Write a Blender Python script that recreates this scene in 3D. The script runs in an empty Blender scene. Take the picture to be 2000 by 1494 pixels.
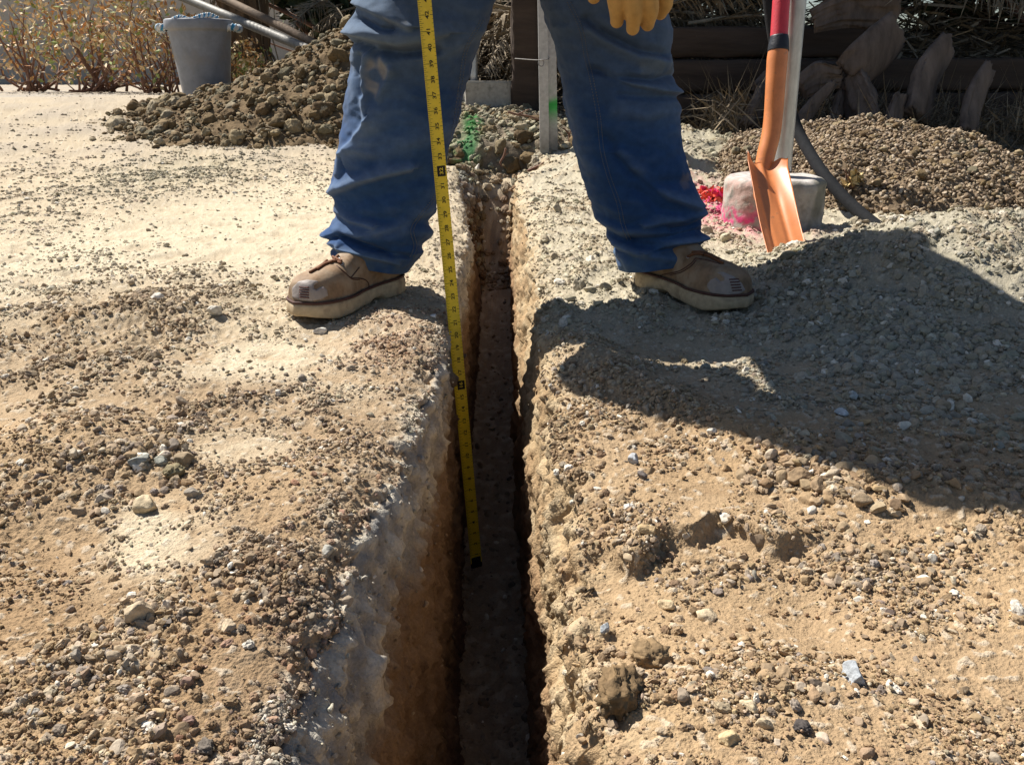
import bpy, bmesh, math
import numpy as np
from mathutils import Vector, Matrix
from mathutils.bvhtree import BVHTree

R = math.radians
rng = np.random.default_rng(11)
SC = bpy.context.scene
COL = SC.collection

# ------------------------------------------------------------------ camera, sky, sun, exposure
CAM = np.array([0.0, 0.0, 0.43]); PITCH = R(20.0); YAW = R(0.446); FPX = 1670.0
cam_d = bpy.data.cameras.new("camera"); cam = bpy.data.objects.new("camera", cam_d); COL.objects.link(cam)
cam.location = CAM; cam.rotation_euler = (math.pi/2 - PITCH, 0, -YAW)
cam_d.sensor_width = 36; cam_d.lens = FPX/2000*36; cam_d.clip_start = 0.02; cam_d.clip_end = 400
SC.camera = cam
SUN_EL = R(50); SUN_AZ = R(38)          # azimuth: from the left (-X), turned towards the back (+Y)
world = bpy.data.worlds.new("World"); SC.world = world; world.use_nodes = True
nt = world.node_tree; bg = nt.nodes["Background"]
sky = nt.nodes.new("ShaderNodeTexSky"); sky.sky_type = 'NISHITA'; sky.sun_disc = False
sky.sun_elevation = SUN_EL
S = np.array([-math.cos(SUN_AZ)*math.cos(SUN_EL), math.sin(SUN_AZ)*math.cos(SUN_EL), math.sin(SUN_EL)])   # towards the sun
sky.sun_rotation = math.atan2(S[0], S[1])
sky.air_density = 1.0; sky.dust_density = 1.0
nt.links.new(sky.outputs[0], bg.inputs[0]); bg.inputs[1].default_value = 0.053
sun_d = bpy.data.lights.new("sun", 'SUN'); sun = bpy.data.objects.new("sun", sun_d); COL.objects.link(sun)
sun_d.energy = 5.0; sun_d.angle = R(0.5); sun_d.color = (1.0, 0.945, 0.865)
sun.rotation_euler = Vector(S).to_track_quat('Z', 'Y').to_euler()
SC.view_settings.view_transform = 'Standard'; SC.view_settings.look = 'None'
SC.view_settings.gamma = 1; SC.view_settings.exposure = 0.84
SC.cycles.max_bounces = 6; SC.cycles.diffuse_bounces = 3

fwd = np.array([math.sin(YAW)*math.cos(PITCH), math.cos(YAW)*math.cos(PITCH), -math.sin(PITCH)])
rgt = np.array([math.cos(YAW), -math.sin(YAW), 0.0]); upv = np.cross(rgt, fwd)

def ray(px, py):                      # measured photograph position -> direction
    return fwd + (px-1000)/FPX*rgt - (py-747)/FPX*upv
def at(px, py, Y):                    # point at the distance Y
    d = ray(px, py); return CAM + d*(Y/d[1])
def proj(P):
    P = np.asarray(P, float) - CAM
    z = P@fwd
    return 1000 + FPX*(P@rgt)/z, 747 - FPX*(P@upv)/z
def ss(a, b, x):
    t = np.clip((x-a)/(b-a), 0, 1); return t*t*(3-2*t)

# ------------------------------------------------------------------ noise
_G = np.random.default_rng(5).normal(size=(4096, 3)); _G /= np.linalg.norm(_G, axis=1)[:, None]; _G = _G.astype(np.float32)
def noise(P, f=1.0, seed=0):
    p = np.asarray(P, np.float32)*np.float32(f) + np.float32(seed*17.31)
    i = np.floor(p).astype(np.int64); fr = (p - i).astype(np.float32)
    u = fr*fr*fr*(fr*(fr*6-15)+10)
    out = np.zeros(len(p), np.float32)
    for dx in (0, 1):
        wx = u[:, 0] if dx else 1-u[:, 0]
        for dy in (0, 1):
            wy = u[:, 1] if dy else 1-u[:, 1]
            for dz in (0, 1):
                wz = u[:, 2] if dz else 1-u[:, 2]
                h = ((i[:, 0]+dx)*73856093 ^ (i[:, 1]+dy)*19349663 ^ (i[:, 2]+dz)*83492791) & 4095
                g = _G[h]
                out += wx*wy*wz*(g[:, 0]*(fr[:, 0]-dx)+g[:, 1]*(fr[:, 1]-dy)+g[:, 2]*(fr[:, 2]-dz))
    return out*1.6
def noise1(y, f, seed):
    y = np.asarray(y, float).ravel(); return noise(np.stack([y, y*0+.37, y*0+.71], 1), f, seed).astype(float)

# ------------------------------------------------------------------ mesh helpers
def mesh_np(name, V, F, mat=None, parent=None, smooth=True, col=None, link=True):
    """V (N,3); F: int array (M,3|4) or list of such arrays"""
    Fs = F if isinstance(F, list) else [F]
    Fs = [np.asarray(f, np.int32) for f in Fs if len(f)]
    me = bpy.data.meshes.new(name)
    V = np.asarray(V, np.float32)
    me.vertices.add(len(V)); me.vertices.foreach_set("co", V.ravel())
    loops = np.concatenate([f.ravel() for f in Fs]); sizes = np.concatenate([np.full(len(f), f.shape[1], np.int32) for f in Fs])
    starts = np.concatenate([[0], np.cumsum(sizes)[:-1]]).astype(np.int32)
    me.loops.add(len(loops)); me.loops.foreach_set("vertex_index", loops)
    me.polygons.add(len(sizes)); me.polygons.foreach_set("loop_start", starts)
    me.polygons.foreach_set("use_smooth", np.full(len(sizes), smooth, bool))
    if col is not None:
        a = me.attributes.new("col", 'FLOAT_COLOR', 'POINT')
        c = np.ones((len(V), 4), np.float32); c[:, :3] = col; a.data.foreach_set("color", c.ravel())
    me.update(calc_edges=True); me.validate()
    if mat: me.materials.append(mat)
    o = bpy.data.objects.new(name, me)
    if link: COL.objects.link(o)
    if parent: put(o, parent)
    return o
def put(o, parent):
    o.parent = parent
    o.matrix_parent_inverse = Matrix.Translation(-Vector(parent.location))
def empty(name, loc, label, cat, group=None):
    o = bpy.data.objects.new(name, None); COL.objects.link(o); o.location = loc; o.empty_display_size = .05
    tag(o, label, cat, group); return o
def tag(o, label=None, cat=None, group=None, kind=None):
    if label: o["label"] = label
    if cat: o["category"] = cat
    if group: o["group"] = group
    if kind: o["kind"] = kind
    return o
def grid_faces(nr, nc, wrap=False):
    r = np.arange(nr-1)[:, None]; n2 = nc if wrap else nc-1
    c = np.arange(n2)[None, :]; c1 = (c+1) % nc
    return np.stack([r*nc+c, r*nc+c1, (r+1)*nc+c1, (r+1)*nc+c], -1).reshape(-1, 4)
class MB:                              # collects pieces into ONE mesh
    def __init__(s): s.V = []; s.F = {}; s.n = 0; s.C = []
    def add(s, V, F, col=None):
        V = np.asarray(V, float); 
        for f in (F if isinstance(F, list) else [F]):
            f = np.asarray(f, np.int64)
            if len(f): s.F.setdefault(f.shape[1], []).append(f + s.n)
        s.V.append(V); s.n += len(V)
        s.C.append(np.broadcast_to(np.asarray(col if col is not None else (1, 1, 1), float), V.shape))
    def build(s, name, mat, parent=None, smooth=True):
        return mesh_np(name, np.concatenate(s.V), [np.concatenate(f) for f in s.F.values()], mat, parent, smooth, np.concatenate(s.C))
def catmull(P, n):
    P = np.asarray(P, float); k = len(P)
    if k == 2: return P[0] + np.linspace(0, 1, n)[:, None]*(P[1]-P[0])
    Q = np.concatenate([[2*P[0]-P[1]], P, [2*P[-1]-P[-2]]])
    t = np.linspace(0, k-1-1e-6, n); i = t.astype(int); f = (t-i)[:, None]
    a, b, c, d = Q[i], Q[i+1], Q[i+2], Q[i+3]
    return .5*(2*b+(c-a)*f+(2*a-5*b+4*c-d)*f**2+(3*b-a-3*c+d)*f**3)
def tube(P, rad, n=40, seg=14, sq=(1, 1), cap=True, upref=None):
    """swept tube; rad scalar or list over P; sq scales the two cross axes"""
    P = np.asarray(P, float); rr = np.interp(np.linspace(0, 1, n), np.linspace(0, 1, len(np.atleast_1d(rad))), np.atleast_1d(rad)) if np.ndim(rad) else np.full(n, rad)
    C = catmull(P, n); T = np.gradient(C, axis=0); T /= np.linalg.norm(T, axis=1)[:, None]+1e-12
    ref = np.array(upref if upref is not None else ((0, 0, 1) if abs(T[0, 2]) < .9 else (0, 1, 0)), float)
    A = np.zeros_like(C); A[0] = ref - T[0]*(ref@T[0]); A[0] /= np.linalg.norm(A[0])
    for i in range(1, n):
        a = A[i-1]-T[i]*(A[i-1]@T[i]); A[i] = a/(np.linalg.norm(a)+1e-12)
    B = np.cross(T, A); th = np.linspace(0, 2*np.pi, seg, endpoint=False)
    V = (C[:, None]+rr[:, None, None]*(sq[0]*np.cos(th)[None, :, None]*A[:, None]+sq[1]*np.sin(th)[None, :, None]*B[:, None])).reshape(-1, 3)
    F = [grid_faces(n, seg, True)]
    if cap:
        V = np.concatenate([V, [C[0], C[-1]]]); k = np.arange(seg); k1 = (k+1) % seg
        F += [np.stack([k1, k, np.full(seg, n*seg)], 1), np.stack([(n-1)*seg+k, (n-1)*seg+k1, np.full(seg, n*seg+1)], 1)]
    return V, F
def box(c, d, ax=None, bev=0):
    """box as bevelled 8-corner block, rotation columns ax"""
    bm = bmesh.new(); bmesh.ops.create_cube(bm, size=1)
    for v in bm.verts: v.co = Vector((v.co.x*d[0], v.co.y*d[1], v.co.z*d[2]))
    if bev: bmesh.ops.bevel(bm, geom=bm.edges[:], offset=bev, segments=2, affect='EDGES')
    bmesh.ops.triangulate(bm, faces=bm.faces[:]); bm.verts.index_update()
    V = np.array([v.co[:] for v in bm.verts]); F = np.array([[v.index for v in f.verts] for f in bm.faces]); bm.free()
    if ax is not None: V = V@np.asarray(ax, float).T
    return V+np.asarray(c, float), F
def lathe(prof, c, n=64):
    th = np.linspace(0, 2*np.pi, n, endpoint=False); pr = np.asarray(prof, float)
    V = np.stack([pr[:, 0][:, None]*np.cos(th), pr[:, 0][:, None]*np.sin(th), np.repeat(pr[:, 1][:, None], n, 1)], -1).reshape(-1, 3)
    return V+np.asarray(c, float), grid_faces(len(pr), n, True)
def ico(sub):
    bm = bmesh.new(); bmesh.ops.create_icosphere(bm, subdivisions=sub, radius=1); bm.verts.index_update()
    V = np.array([v.co[:] for v in bm.verts]); F = np.array([[v.index for v in f.verts] for f in bm.faces]); bm.free(); return V, F
ICO = {k: ico(k) for k in (1, 2, 3, 4, 5)}
def rock(sub, seed, cuts=7, rough=.12, clod=0.0, flat=1.0):
    """angular (cut) or lumpy stone, unit size"""
    r = np.random.default_rng(seed); V, F = ICO[sub]; V = V.copy()
    V *= (1+.25*noise(V, .9, seed))[:, None]
    for _ in range(cuts):
        n = r.normal(size=3); n /= np.linalg.norm(n); d = r.uniform(.52, .82)
        k = V@n-d; V -= np.where(k > 0, k, 0)[:, None]*n*.95
    N = V/np.linalg.norm(V, axis=1)[:, None]
    V += N*(rough*noise(V, 2.3, seed+1)+rough*.4*noise(V, 6, seed+2))[:, None]
    if clod:
        V += N*(clod*np.abs(noise(V, 2.2, seed+3))+clod*.6*np.abs(noise(V, 5.5, seed+4))+clod*.4*noise(V, 12, seed+5))[:, None]
    V *= np.array([1, r.uniform(.65, .9), r.uniform(.5, .8)*flat])
    return V/np.abs(V).max(), F

# ------------------------------------------------------------------ materials
def new_mat(name):
    m = bpy.data.materials.new(name); m.use_nodes = True
    return m, m.node_tree, m.node_tree.nodes["Principled BSDF"]
def mat(name, base=None, rough=.85, var=.25, vscale=30, bumps=((200, .3, .002),), metal=0.0, spec=.3, sheen=0.0, stretch=(1, 1, 1), tint=None):
    """base None -> per-point colour attribute; var = noise variation of the colour; bumps = (scale, strength, distance)"""
    m, t, b = new_mat(name); N = t.nodes; L = t.links
    tc = N.new("ShaderNodeTexCoord"); mp = N.new("ShaderNodeMapping"); mp.inputs["Scale"].default_value = stretch
    L.new(tc.outputs["Object"], mp.inputs[0])
    if base is None:
        a = N.new("ShaderNodeAttribute"); a.attribute_name = "col"; src = a.outputs["Color"]
    else:
        a = N.new("ShaderNodeRGB"); a.outputs[0].default_value = (*base, 1); src = a.outputs[0]
    nz = N.new("ShaderNodeTexNoise"); nz.inputs["Scale"].default_value = vscale; nz.inputs["Detail"].default_value = 6; nz.inputs["Roughness"].default_value = .65
    L.new(mp.outputs[0], nz.inputs["Vector"])
    mr = N.new("ShaderNodeMapRange"); mr.inputs["From Min"].default_value = .3; mr.inputs["From Max"].default_value = .7
    mr.inputs["To Min"].default_value = 1-var; mr.inputs["To Max"].default_value = 1+var
    L.new(nz.outputs["Fac"], mr.inputs["Value"])
    mx = N.new("ShaderNodeVectorMath"); mx.operation = 'SCALE'; L.new(src, mx.inputs[0]); L.new(mr.outputs[0], mx.inputs["Scale"])
    out = mx.outputs[0]
    if tint:
        n2 = N.new("ShaderNodeTexNoise"); n2.inputs["Scale"].default_value = tint[1]; n2.inputs["Detail"].default_value = 5; L.new(mp.outputs[0], n2.inputs["Vector"])
        rp = N.new("ShaderNodeValToRGB"); rp.color_ramp.elements[0].position = tint[2]; rp.color_ramp.elements[1].position = tint[3]; L.new(n2.outputs["Fac"], rp.inputs[0])
        mm = N.new("ShaderNodeMix"); mm.data_type = 'RGBA'; L.new(rp.outputs[0], mm.inputs[0]); L.new(out, mm.inputs[6]); mm.inputs[7].default_value = (*tint[0], 1); out = mm.outputs[2]
    L.new(out, b.inputs["Base Color"])
    b.inputs["Roughness"].default_value = rough; b.inputs["Metallic"].default_value = metal; b.inputs["Specular IOR Level"].default_value = spec
    if sheen: b.inputs["Sheen Weight"].default_value = sheen
    prev = None
    for sc, st, ds in bumps:
        q = N.new("ShaderNodeTexNoise"); q.inputs["Scale"].default_value = sc; q.inputs["Detail"].default_value = 4; L.new(mp.outputs[0], q.inputs["Vector"])
        bp = N.new("ShaderNodeBump"); bp.inputs["Strength"].default_value = st; bp.inputs["Distance"].default_value = ds
        L.new(q.outputs["Fac"], bp.inputs["Height"])
        if prev: L.new(prev.outputs[0], bp.inputs["Normal"])
        prev = bp
    if prev: L.new(prev.outputs[0], b.inputs["Normal"])
    return m
M = {}
M['ground'] = mat("soil", None, .95, .22, 260, ((380, .8, .003), (1100, .5, .0012)), spec=.12)
M['stone'] = mat("gravel_stone", None, .9, .25, 160, ((500, .4, .001),), spec=.2)
M['bigstone'] = mat("rock", None, .88, .3, 90, ((150, .5, .003), (600, .4, .001)), spec=.25)
M['heap'] = mat("heap_soil", None, .95, .25, 60, ((120, .6, .006), (400, .5, .002)), spec=.12)
def denim():
    m = mat("denim", None, .9, .16, 70, ((260, .25, .001),), spec=.15, sheen=.06)
    t = m.node_tree; N = t.nodes; L = t.links; b = N["Principled BSDF"]
    tc = N.new("ShaderNodeTexCoord"); mp = N.new("ShaderNodeMapping"); mp.inputs["Rotation"].default_value = (0, R(60), 0)
    L.new(tc.outputs["Object"], mp.inputs[0])
    w = N.new("ShaderNodeTexWave"); w.inputs["Scale"].default_value = 190; w.inputs["Distortion"].default_value = 1.5; w.inputs["Detail"].default_value = 2
    L.new(mp.outputs[0], w.inputs["Vector"])
    bp = N.new("ShaderNodeBump"); bp.inputs["Strength"].default_value = .25; bp.inputs["Distance"].default_value = .0006; L.new(w.outputs["Fac"], bp.inputs["Height"])
    old = b.inputs["Normal"].links[0].from_socket; L.new(old, bp.inputs["Normal"]); L.new(bp.outputs[0], b.inputs["Normal"])
    return m
M['denim'] = denim()
M['leather'] = mat("boot_leather", (.23, .15, .088), .7, .35, 40, ((180, .35, .0015),), spec=.25, tint=((.33, .25, .17), 26, .46, .66))
M['sole'] = mat("boot_sole", (.42, .33, .21), .75, .25, 60, ((120, .2, .001),), tint=((.20, .14, .09), 45, .55, .8))
M['welt'] = mat("boot_welt", (.07, .03, .022), .7, .3, 200)
M['toe'] = mat("toe_guard_rubber", (.27, .235, .215), .6, .15, 80, spec=.4)
M['stripe'] = mat("toe_stripe", (.09, .03, .025), .6)
M['lace'] = mat("boot_lace", (.16, .065, .028), .8, .3, 300)
M['thread'] = mat("denim_thread", (.16, .16, .15), .9, .2, 300)
M['tape'] = mat("tape_yellow", (.86, .62, .03), .38, .1, 60, ((30, .05, .001),), spec=.5)
M['ink'] = mat("tape_ink", (.015, .013, .01), .5)
M['inkred'] = mat("tape_red_ink", (.45, .06, .02), .5)
M['steel'] = mat("galvanised_steel", (.42, .43, .44), .42, .22, 55, ((140, .15, .001),), metal=.75, stretch=(1, 1, .3))
M['pipe_dark'] = mat("dull_pipe", (.20, .19, .18), .6, .3, 40, stretch=(1, 1, .3))
M['post_steel'] = mat("post_steel", None, .5, .2, 50, ((120, .2, .001),), metal=.3)
M['red'] = mat("red_fibreglass", (.52, .035, .05), .42, .12, 40, spec=.5, tint=((.30, .06, .06), 70, .58, .8))
M['collar'] = mat("collar_black", (.02, .022, .028), .45, .2, 60)
M['orange'] = mat("orange_paint", (.58, .20, .065), .42, .14, 30, ((60, .12, .001),), spec=.5, tint=((.26, .13, .07), 60, .6, .78))
M['concrete'] = mat("concrete", None, .9, .2, 45, ((90, .5, .004), (400, .5, .0015)), tint=((.10, .10, .085), 26, .55, .8))
M["hose"] = mat("black_hose", (.018, .019, .021), .85, .25, 60, spec=.1)
M['bucket'] = mat("grey_plastic", (.24, .255, .285), .55, .18, 14, ((60, .1, .001),), tint=((.25, .23, .21), 9, .5, .8))
M['rope'] = mat("rope", None, .85, .1, 200)
M['wood'] = mat("weathered_wood", (.10, .075, .055), .9, .4, 22, ((40, .5, .006),), stretch=(1, 1, .12))
M['beam'] = mat("timber", (.055, .038, .028), .9, .4, 18, ((40, .6, .006),), stretch=(.12, 1, 1))
M['pole_wood'] = mat("pole_wood", (.16, .11, .07), .8, .3, 20)
M['pole_pipe'] = mat("pole_pipe", (.17, .165, .15), .6, .25, 30, metal=.2)
M['frond'] = mat("dry_frond", (.26, .21, .145), .85, .4, 14)
M['palmbase'] = mat("palm_boot", (.12, .092, .075), .9, .45, 16, ((60, .5, .006),), stretch=(1, 1, .3))
M['bark'] = mat("palm_bark", (.13, .085, .05), .95, .5, 20, ((60, .8, .02),), stretch=(1, 1, .15))
M['leaf'] = mat("shrub_leaf", None, .7, .3, 40)
M['twig'] = mat("twig", (.20, .11, .075), .85, .3, 60)
M['glove'] = mat("glove_leather", (.56, .325, .10), .65, .16, 45, ((120, .25, .0012),), spec=.3, tint=((.36, .21, .08), 40, .55, .8))
M['skin'] = mat("skin", (.48, .28, .19), .55, .08, 40)
M['shirt'] = mat("work_shirt", (.10, .13, .17), .9, .15, 40)
M['hair'] = mat("hair", (.03, .02, .015), .7, .3, 120)
M['caseplastic'] = mat("tape_case", (.60, .40, .02), .4)
M['wall'] = mat("stucco", (.42, .38, .33), .9, .12, 12, ((70, .3, .004),))
M['litter'] = mat("litter", None, .95, .3, 60)

# ------------------------------------------------------------------ terrain height
def gauss(x, y, cx, cy, sx, sy): return np.exp(-(((x-cx)/sx)**2+((y-cy)/sy)**2))
def segdist(x, y, pts):
    d = np.full(np.shape(x), 1e9); pts = np.asarray(pts, float)
    for a, b in zip(pts[:-1], pts[1:]):
        ab = b-a; t = np.clip(((x-a[0])*ab[0]+(y-a[1])*ab[1])/(ab@ab), 0, 1)
        d = np.minimum(d, np.hypot(x-a[0]-t*ab[0], y-a[1]-t*ab[1]))
    return d
def H(x, y):
    x = np.asarray(x, float); y = np.asarray(y, float)
    z = .26*ss(3.9, 6.3, y)
    z = z + .42*ss(5.0, 6.4, y)*ss(-1.7, -.7, x)*(1-ss(7, 9, y)*.3)
    z = z + .17*ss(.42, .86, x)*np.exp(-((y-1.63)/.33)**2)*(1-.4*ss(1.1, 1.8, x))          # grey spoil by the shovel
    z = z + .17*gauss(x, y, .78, 4.1, .55, .45)                           # shaded spoil behind the right leg
    z = z + .022*np.exp(-(segdist(x, y, [(.10, 1.42), (.2, 1.12), (.29, .95), (.42, .82), (.7, .7)])/.055)**2)
    z = z - .018*gauss(x, y, .30, 1.38, .16, .14)
    z = z + .03*gauss(x, y, -.70, 1.56, .22, .13)+.03*gauss(x, y, -.50, .95, .13, .09)
    z = z + .014*gauss(x, y, -.22, .84, .09, .10)+.012*gauss(x, y, -.15, 1.45, .07, .15)
    z = z - .012*gauss(x, y, .34, .62, .11, .08)+.012*gauss(x, y, .22, .74, .10, .06)
    z = z - .01*gauss(x, y, -.42, .72, .1, .07)
    led = ss(.05, .10, x)*ss(.34, .26, x); edge = .745+.02*np.sin(x*38)+.012*np.sin(x*91)
    z = z - .022*led*ss(edge+.008, edge-.014, y)*ss(.50, .66, y)
    return z
def ground_hit(px, py):
    d = ray(px, py); t = .3
    for _ in range(4000):
        p = CAM+d*t
        if p[2] <= float(H(p[0], p[1])): break
        t += .003+.0015*t
    return CAM+d*t
def patch(px, py, rx, ry):
    """ground ellipse seen round a measured spot -> world centre and radii"""
    c = ground_hit(px, py); b = ground_hit(px, py+ry*.8); a = ground_hit(px, py-ry*.8); e = ground_hit(px+rx, py)
    return c[0], c[1], abs(e[0]-c[0]), abs(a[1]-b[1])/1.6

# ------------------------------------------------------------------ ground with the trench
ypix = np.arange(1640, 236, -1.62)
ang = PITCH+np.arctan((ypix-747)/FPX); Yv = .43/np.tan(ang)
Yv = np.concatenate([np.linspace(-1.2, Yv[0]-.01, 50), Yv, np.geomspace(Yv[-1]*1.02, 60, 70)])
nR = len(Yv)
xl = -.112-.044*ss(1.25, .5, Yv)+.010*noise1(Yv, 5, 1)+.007*noise1(Yv, 17, 2)+.0045*noise1(Yv, 55, 3)
xr = .070+.012*noise1(Yv, 4, 4)+.009*noise1(Yv, 15, 5)+.005*noise1(Yv, 50, 6)
endm = ss(3.75, 3.95, Yv)
xl = xl-.10*ss(2.4, 3.9, Yv); xr = xr+.10*endm-.02*ss(2.2, 3.2, Yv)*(1-endm)
depth = np.interp(Yv, [-9, 1.9, 3.4, 3.8, 4.05, 4.3, 4.32, 99], [.55, .55, .50, .42, .10, .02, 0, 0])
xfl = np.interp(Yv, [-2, .9, 1.6, 4], [-.075, -.075, -.095, -.105])+.006*noise1(Yv, 6, 7)
xfr = np.interp(Yv, [-2, .5, .9, 1.4, 2, 4], [.056, .056, .046, .034, .03, .03])+.008*noise1(Yv, 6, 8)+.1*endm
nL, nW, nF, nX = 520, 84, 42, 60
W = .72*np.maximum(Yv*.94+.15, .35)+.15
g = np.linspace(0, 1, nL)**1.12
def side(x0, sgn):
    X = x0[:, None]+sgn*W[:, None]*g[None, :]
    ex = np.geomspace(1.012, 1+40, nX)[None, :]; ex = 1+(ex-1)*np.clip(np.linspace(.25, 1, nX), 0, 1)[None, :]+.004*np.arange(1, nX+1)[None, :]
    return np.concatenate([X, X[:, -1:]+sgn*(ex-1)*1.0], 1)
Xl = side(xl, -1)[:, ::-1]; Xr = side(xr, 1)
Yl = np.repeat(Yv[:, None], Xl.shape[1], 1)
Zl = H(Xl, Yl)-.028*np.exp(-((xl[:, None]-Xl)/.03))*(depth[:, None] > .1)
Zr = H(Xr, Yl)-.020*np.exp(-((Xr-xr[:, None])/.035))*(depth[:, None] > .1)
zf = H(xl*0-.03, Yv)-depth
s = np.linspace(0, 1, nW+2)[1:-1][None, :]
XW1 = xl[:, None]+(xfl-xl)[:, None]*s**.8 ; ZW1 = Zl[:, -1:]+(zf[:, None]-Zl[:, -1:])*s
XW2 = xfr[:, None]+(xr-xfr)[:, None]*(np.clip((s-.55)/.45, 0, 1)**1.3*.85+.15*s); ZW2 = zf[:, None]+(Zr[:, :1]-zf[:, None])*s**.9
sf = np.linspace(0, 1, nF)[None, :]
XF = xfl[:, None]+(xfr-xfl)[:, None]*sf; ZF = np.repeat(zf[:, None], nF, 1)+.012*(np.abs(sf-.5)*2)**4
X = np.concatenate([Xl, XW1, XF, XW2, Xr], 1); Z = np.concatenate([Zl, ZW1, ZF, ZW2, Zr], 1)
nC = X.shape[1]; Yg = np.repeat(Yv[:, None], nC, 1)
sect = np.concatenate([np.zeros(Xl.shape[1]), np.ones(nW), np.full(nF, 2), np.full(nW, 3), np.full(Xr.shape[1], 4)])
sect = np.repeat(sect[None, :], nR, 0).ravel()
P = np.stack([X, Yg, Z], -1)
du = np.gradient(P, axis=1); dv = np.gradient(P, axis=0)
Nn = np.cross(du.reshape(-1, 3), dv.reshape(-1, 3)); Nn /= np.linalg.norm(Nn, axis=1)[:, None]+1e-12
Pf = P.reshape(-1, 3); gx, gy = Pf[:, 0], Pf[:, 1]
wallm = ((sect == 1) | (sect == 3)).astype(float)*np.repeat((depth > .05)[:, None], nC, 1).ravel()
flat = ((sect == 0) | (sect == 4)).astype(float)
n4 = noise(Pf, 4, 11); n14 = noise(Pf, 13, 12); n40 = noise(Pf, 38, 13); n110 = noise(Pf, 105, 14); n300 = noise(Pf, 290, 15)
big = noise(Pf, 2.1, 16)
rimd = np.where(sect == 0, np.repeat(xl[:, None], nC, 1).ravel()-gx, np.where(sect == 4, gx-np.repeat(xr[:, None], nC, 1).ravel(), 0))
rimd = np.where(flat > 0, rimd, 0)
# gravelly and clod patches (measured on the photograph, placed on the ground): px, py, rx, ry, count, size mm (min, max), palette, roughness
PATCH = [
 (330, 610, 130, 75, 800, 6, 20, 'brown', 1), (420, 790, 190, 50, 800, 4, 14, 'dark', 1), (300, 900, 70, 90, 330, 6, 20, 'mix', 1),
 (520, 1075, 150, 75, 750, 4, 12, 'dark', 1), (330, 1260, 80, 110, 560, 4, 13, 'mix', 1), (290, 1440, 90, 70, 300, 5, 14, 'tan', .8),
 (760, 650, 110, 60, 900, 3, 11, 'red', 1), (640, 830, 130, 60, 700, 3, 9, 'dark', .8), (640, 930, 80, 60, 300, 3, 9, 'mix', .6),
 (575, 1180, 90, 80, 330, 4, 12, 'dark', 1), (560, 1400, 70, 80, 130, 4, 12, 'dark', 1),
 (1120, 950, 60, 130, 420, 4, 14, 'darkclod', 1), (1160, 740, 90, 70, 600, 4, 12, 'mix', 1), (1290, 820, 100, 60, 600, 4, 12, 'brown', 1),
 (1600, 935, 150, 50, 550, 7, 20, 'mix', 1), (1650, 640, 190, 150, 4200, 5, 22, 'grey', 1), (1420, 720, 150, 90, 500, 3, 12, 'grey', .5),
 (1560, 800, 120, 60, 420, 3, 14, 'grey', .6), (1500, 1330, 210, 110, 620, 4, 13, 'mix', .8), (1650, 1080, 130, 80, 420, 5, 15, 'mix', .8),
 (1330, 1110, 120, 60, 260, 4, 12, 'mix', .8), (1250, 980, 150, 70, 420, 3, 9, 'mix', .6), (1620, 500, 170, 50, 1800, 5, 18, 'grey', 1),
 (1430, 470, 60, 70, 500, 5, 14, 'pale', .8), (1120, 430, 110, 90, 900, 4, 12, 'pale', .9), (360, 335, 150, 40, 2200, 6, 22, 'green', 1),
 (1420, 290, 80, 60, 900, 12, 35, 'green', 1), (1050, 260, 120, 40, 500, 12, 40, 'green', 1),
 (1900, 620, 140, 160, 1100, 7, 20, 'grey', 1), (1880, 950, 130, 120, 420, 6, 18, 'mix', .9), (1890, 1300, 130, 160, 420, 4, 12, 'mix', .8),
 (110, 640, 140, 120, 700, 6, 18, 'brown', 1), (110, 950, 140, 150, 600, 4, 14, 'mix', .9), (110, 1300, 130, 160, 550, 4, 12, 'mix', .9),
 (600, 560, 250, 100, 500, 3, 9, 'pale', .4), (450, 980, 200, 120, 700, 3, 8, 'mix', .4), (1300, 1200, 250, 200, 700, 3, 8, 'tan', .5),
 (500, 400, 250, 100, 600, 4, 11, 'pale', .4), (1250, 640, 100, 50, 350, 3, 11, 'grey', .5),
]
PW = [patch(*p[:4]) for p in PATCH]
rough = .24+.22*ss(.9, 1.8, gy)
for p, w in zip(PATCH, PW): rough = np.maximum(rough, p[8]*gauss(gx, gy, w[0], w[1], w[2]*1.05, w[3]*1.05))
rough = np.maximum(rough, .85*ss(.0, .06, gx)*ss(1.3, 1.6, gy)*ss(5, 4, gy))
rough = np.clip(rough+.35*np.exp(-rimd/.05)*flat*ss(-.2, .3, n4), 0, 1)
SMOOTH = [(470, 1290, 100, 90), (360, 1075, 120, 50), (500, 715, 150, 50), (300, 1010, 70, 35), (480, 870, 100, 28), (1230, 1190, 120, 80), (1490, 1190, 130, 45), (1340, 960, 130, 35), (1590, 1245, 110, 40), (1290, 1420, 110, 50), (560, 460, 240, 60), (400, 420, 180, 50), (1640, 1010, 60, 25), (720, 800, 70, 45), (1180, 1130, 50, 60), (1320, 690, 120, 30)]
smo_m = np.zeros(len(Pf))
for c in SMOOTH: smo_m = np.maximum(smo_m, gauss(gx, gy, *patch(*c)))
smo_m = np.clip(ss(.25, .75, smo_m+.5*n14)*1.0, 0, 1)
rough *= np.clip(.75+.8*big, .25, 1.2)*(1-.55*smo_m)
cl = np.abs(n40)
lump = np.maximum(n14, 0)
D = .010*n4*flat+.006*n14*(.4+rough)+.008*(.32-cl)*rough+.0030*n110*(.35+1.1*rough)+.0022*(np.abs(n300)-.15)*(.7+rough)+.0028*(np.abs(n110)-.15)*(.3+rough)+.0035*np.maximum(n40-.12, 0)*(.5+rough)
D += wallm*(.009*n14+.007*n40+.0050*n110+.0022*n300)
wz = np.where(wallm > 0, Pf[:, 2], 0)
streak = noise(Pf*np.array([1, 1, .22]), 30, 21); D += wallm*.006*streak*ss(-.05, -.2, wz)
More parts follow.
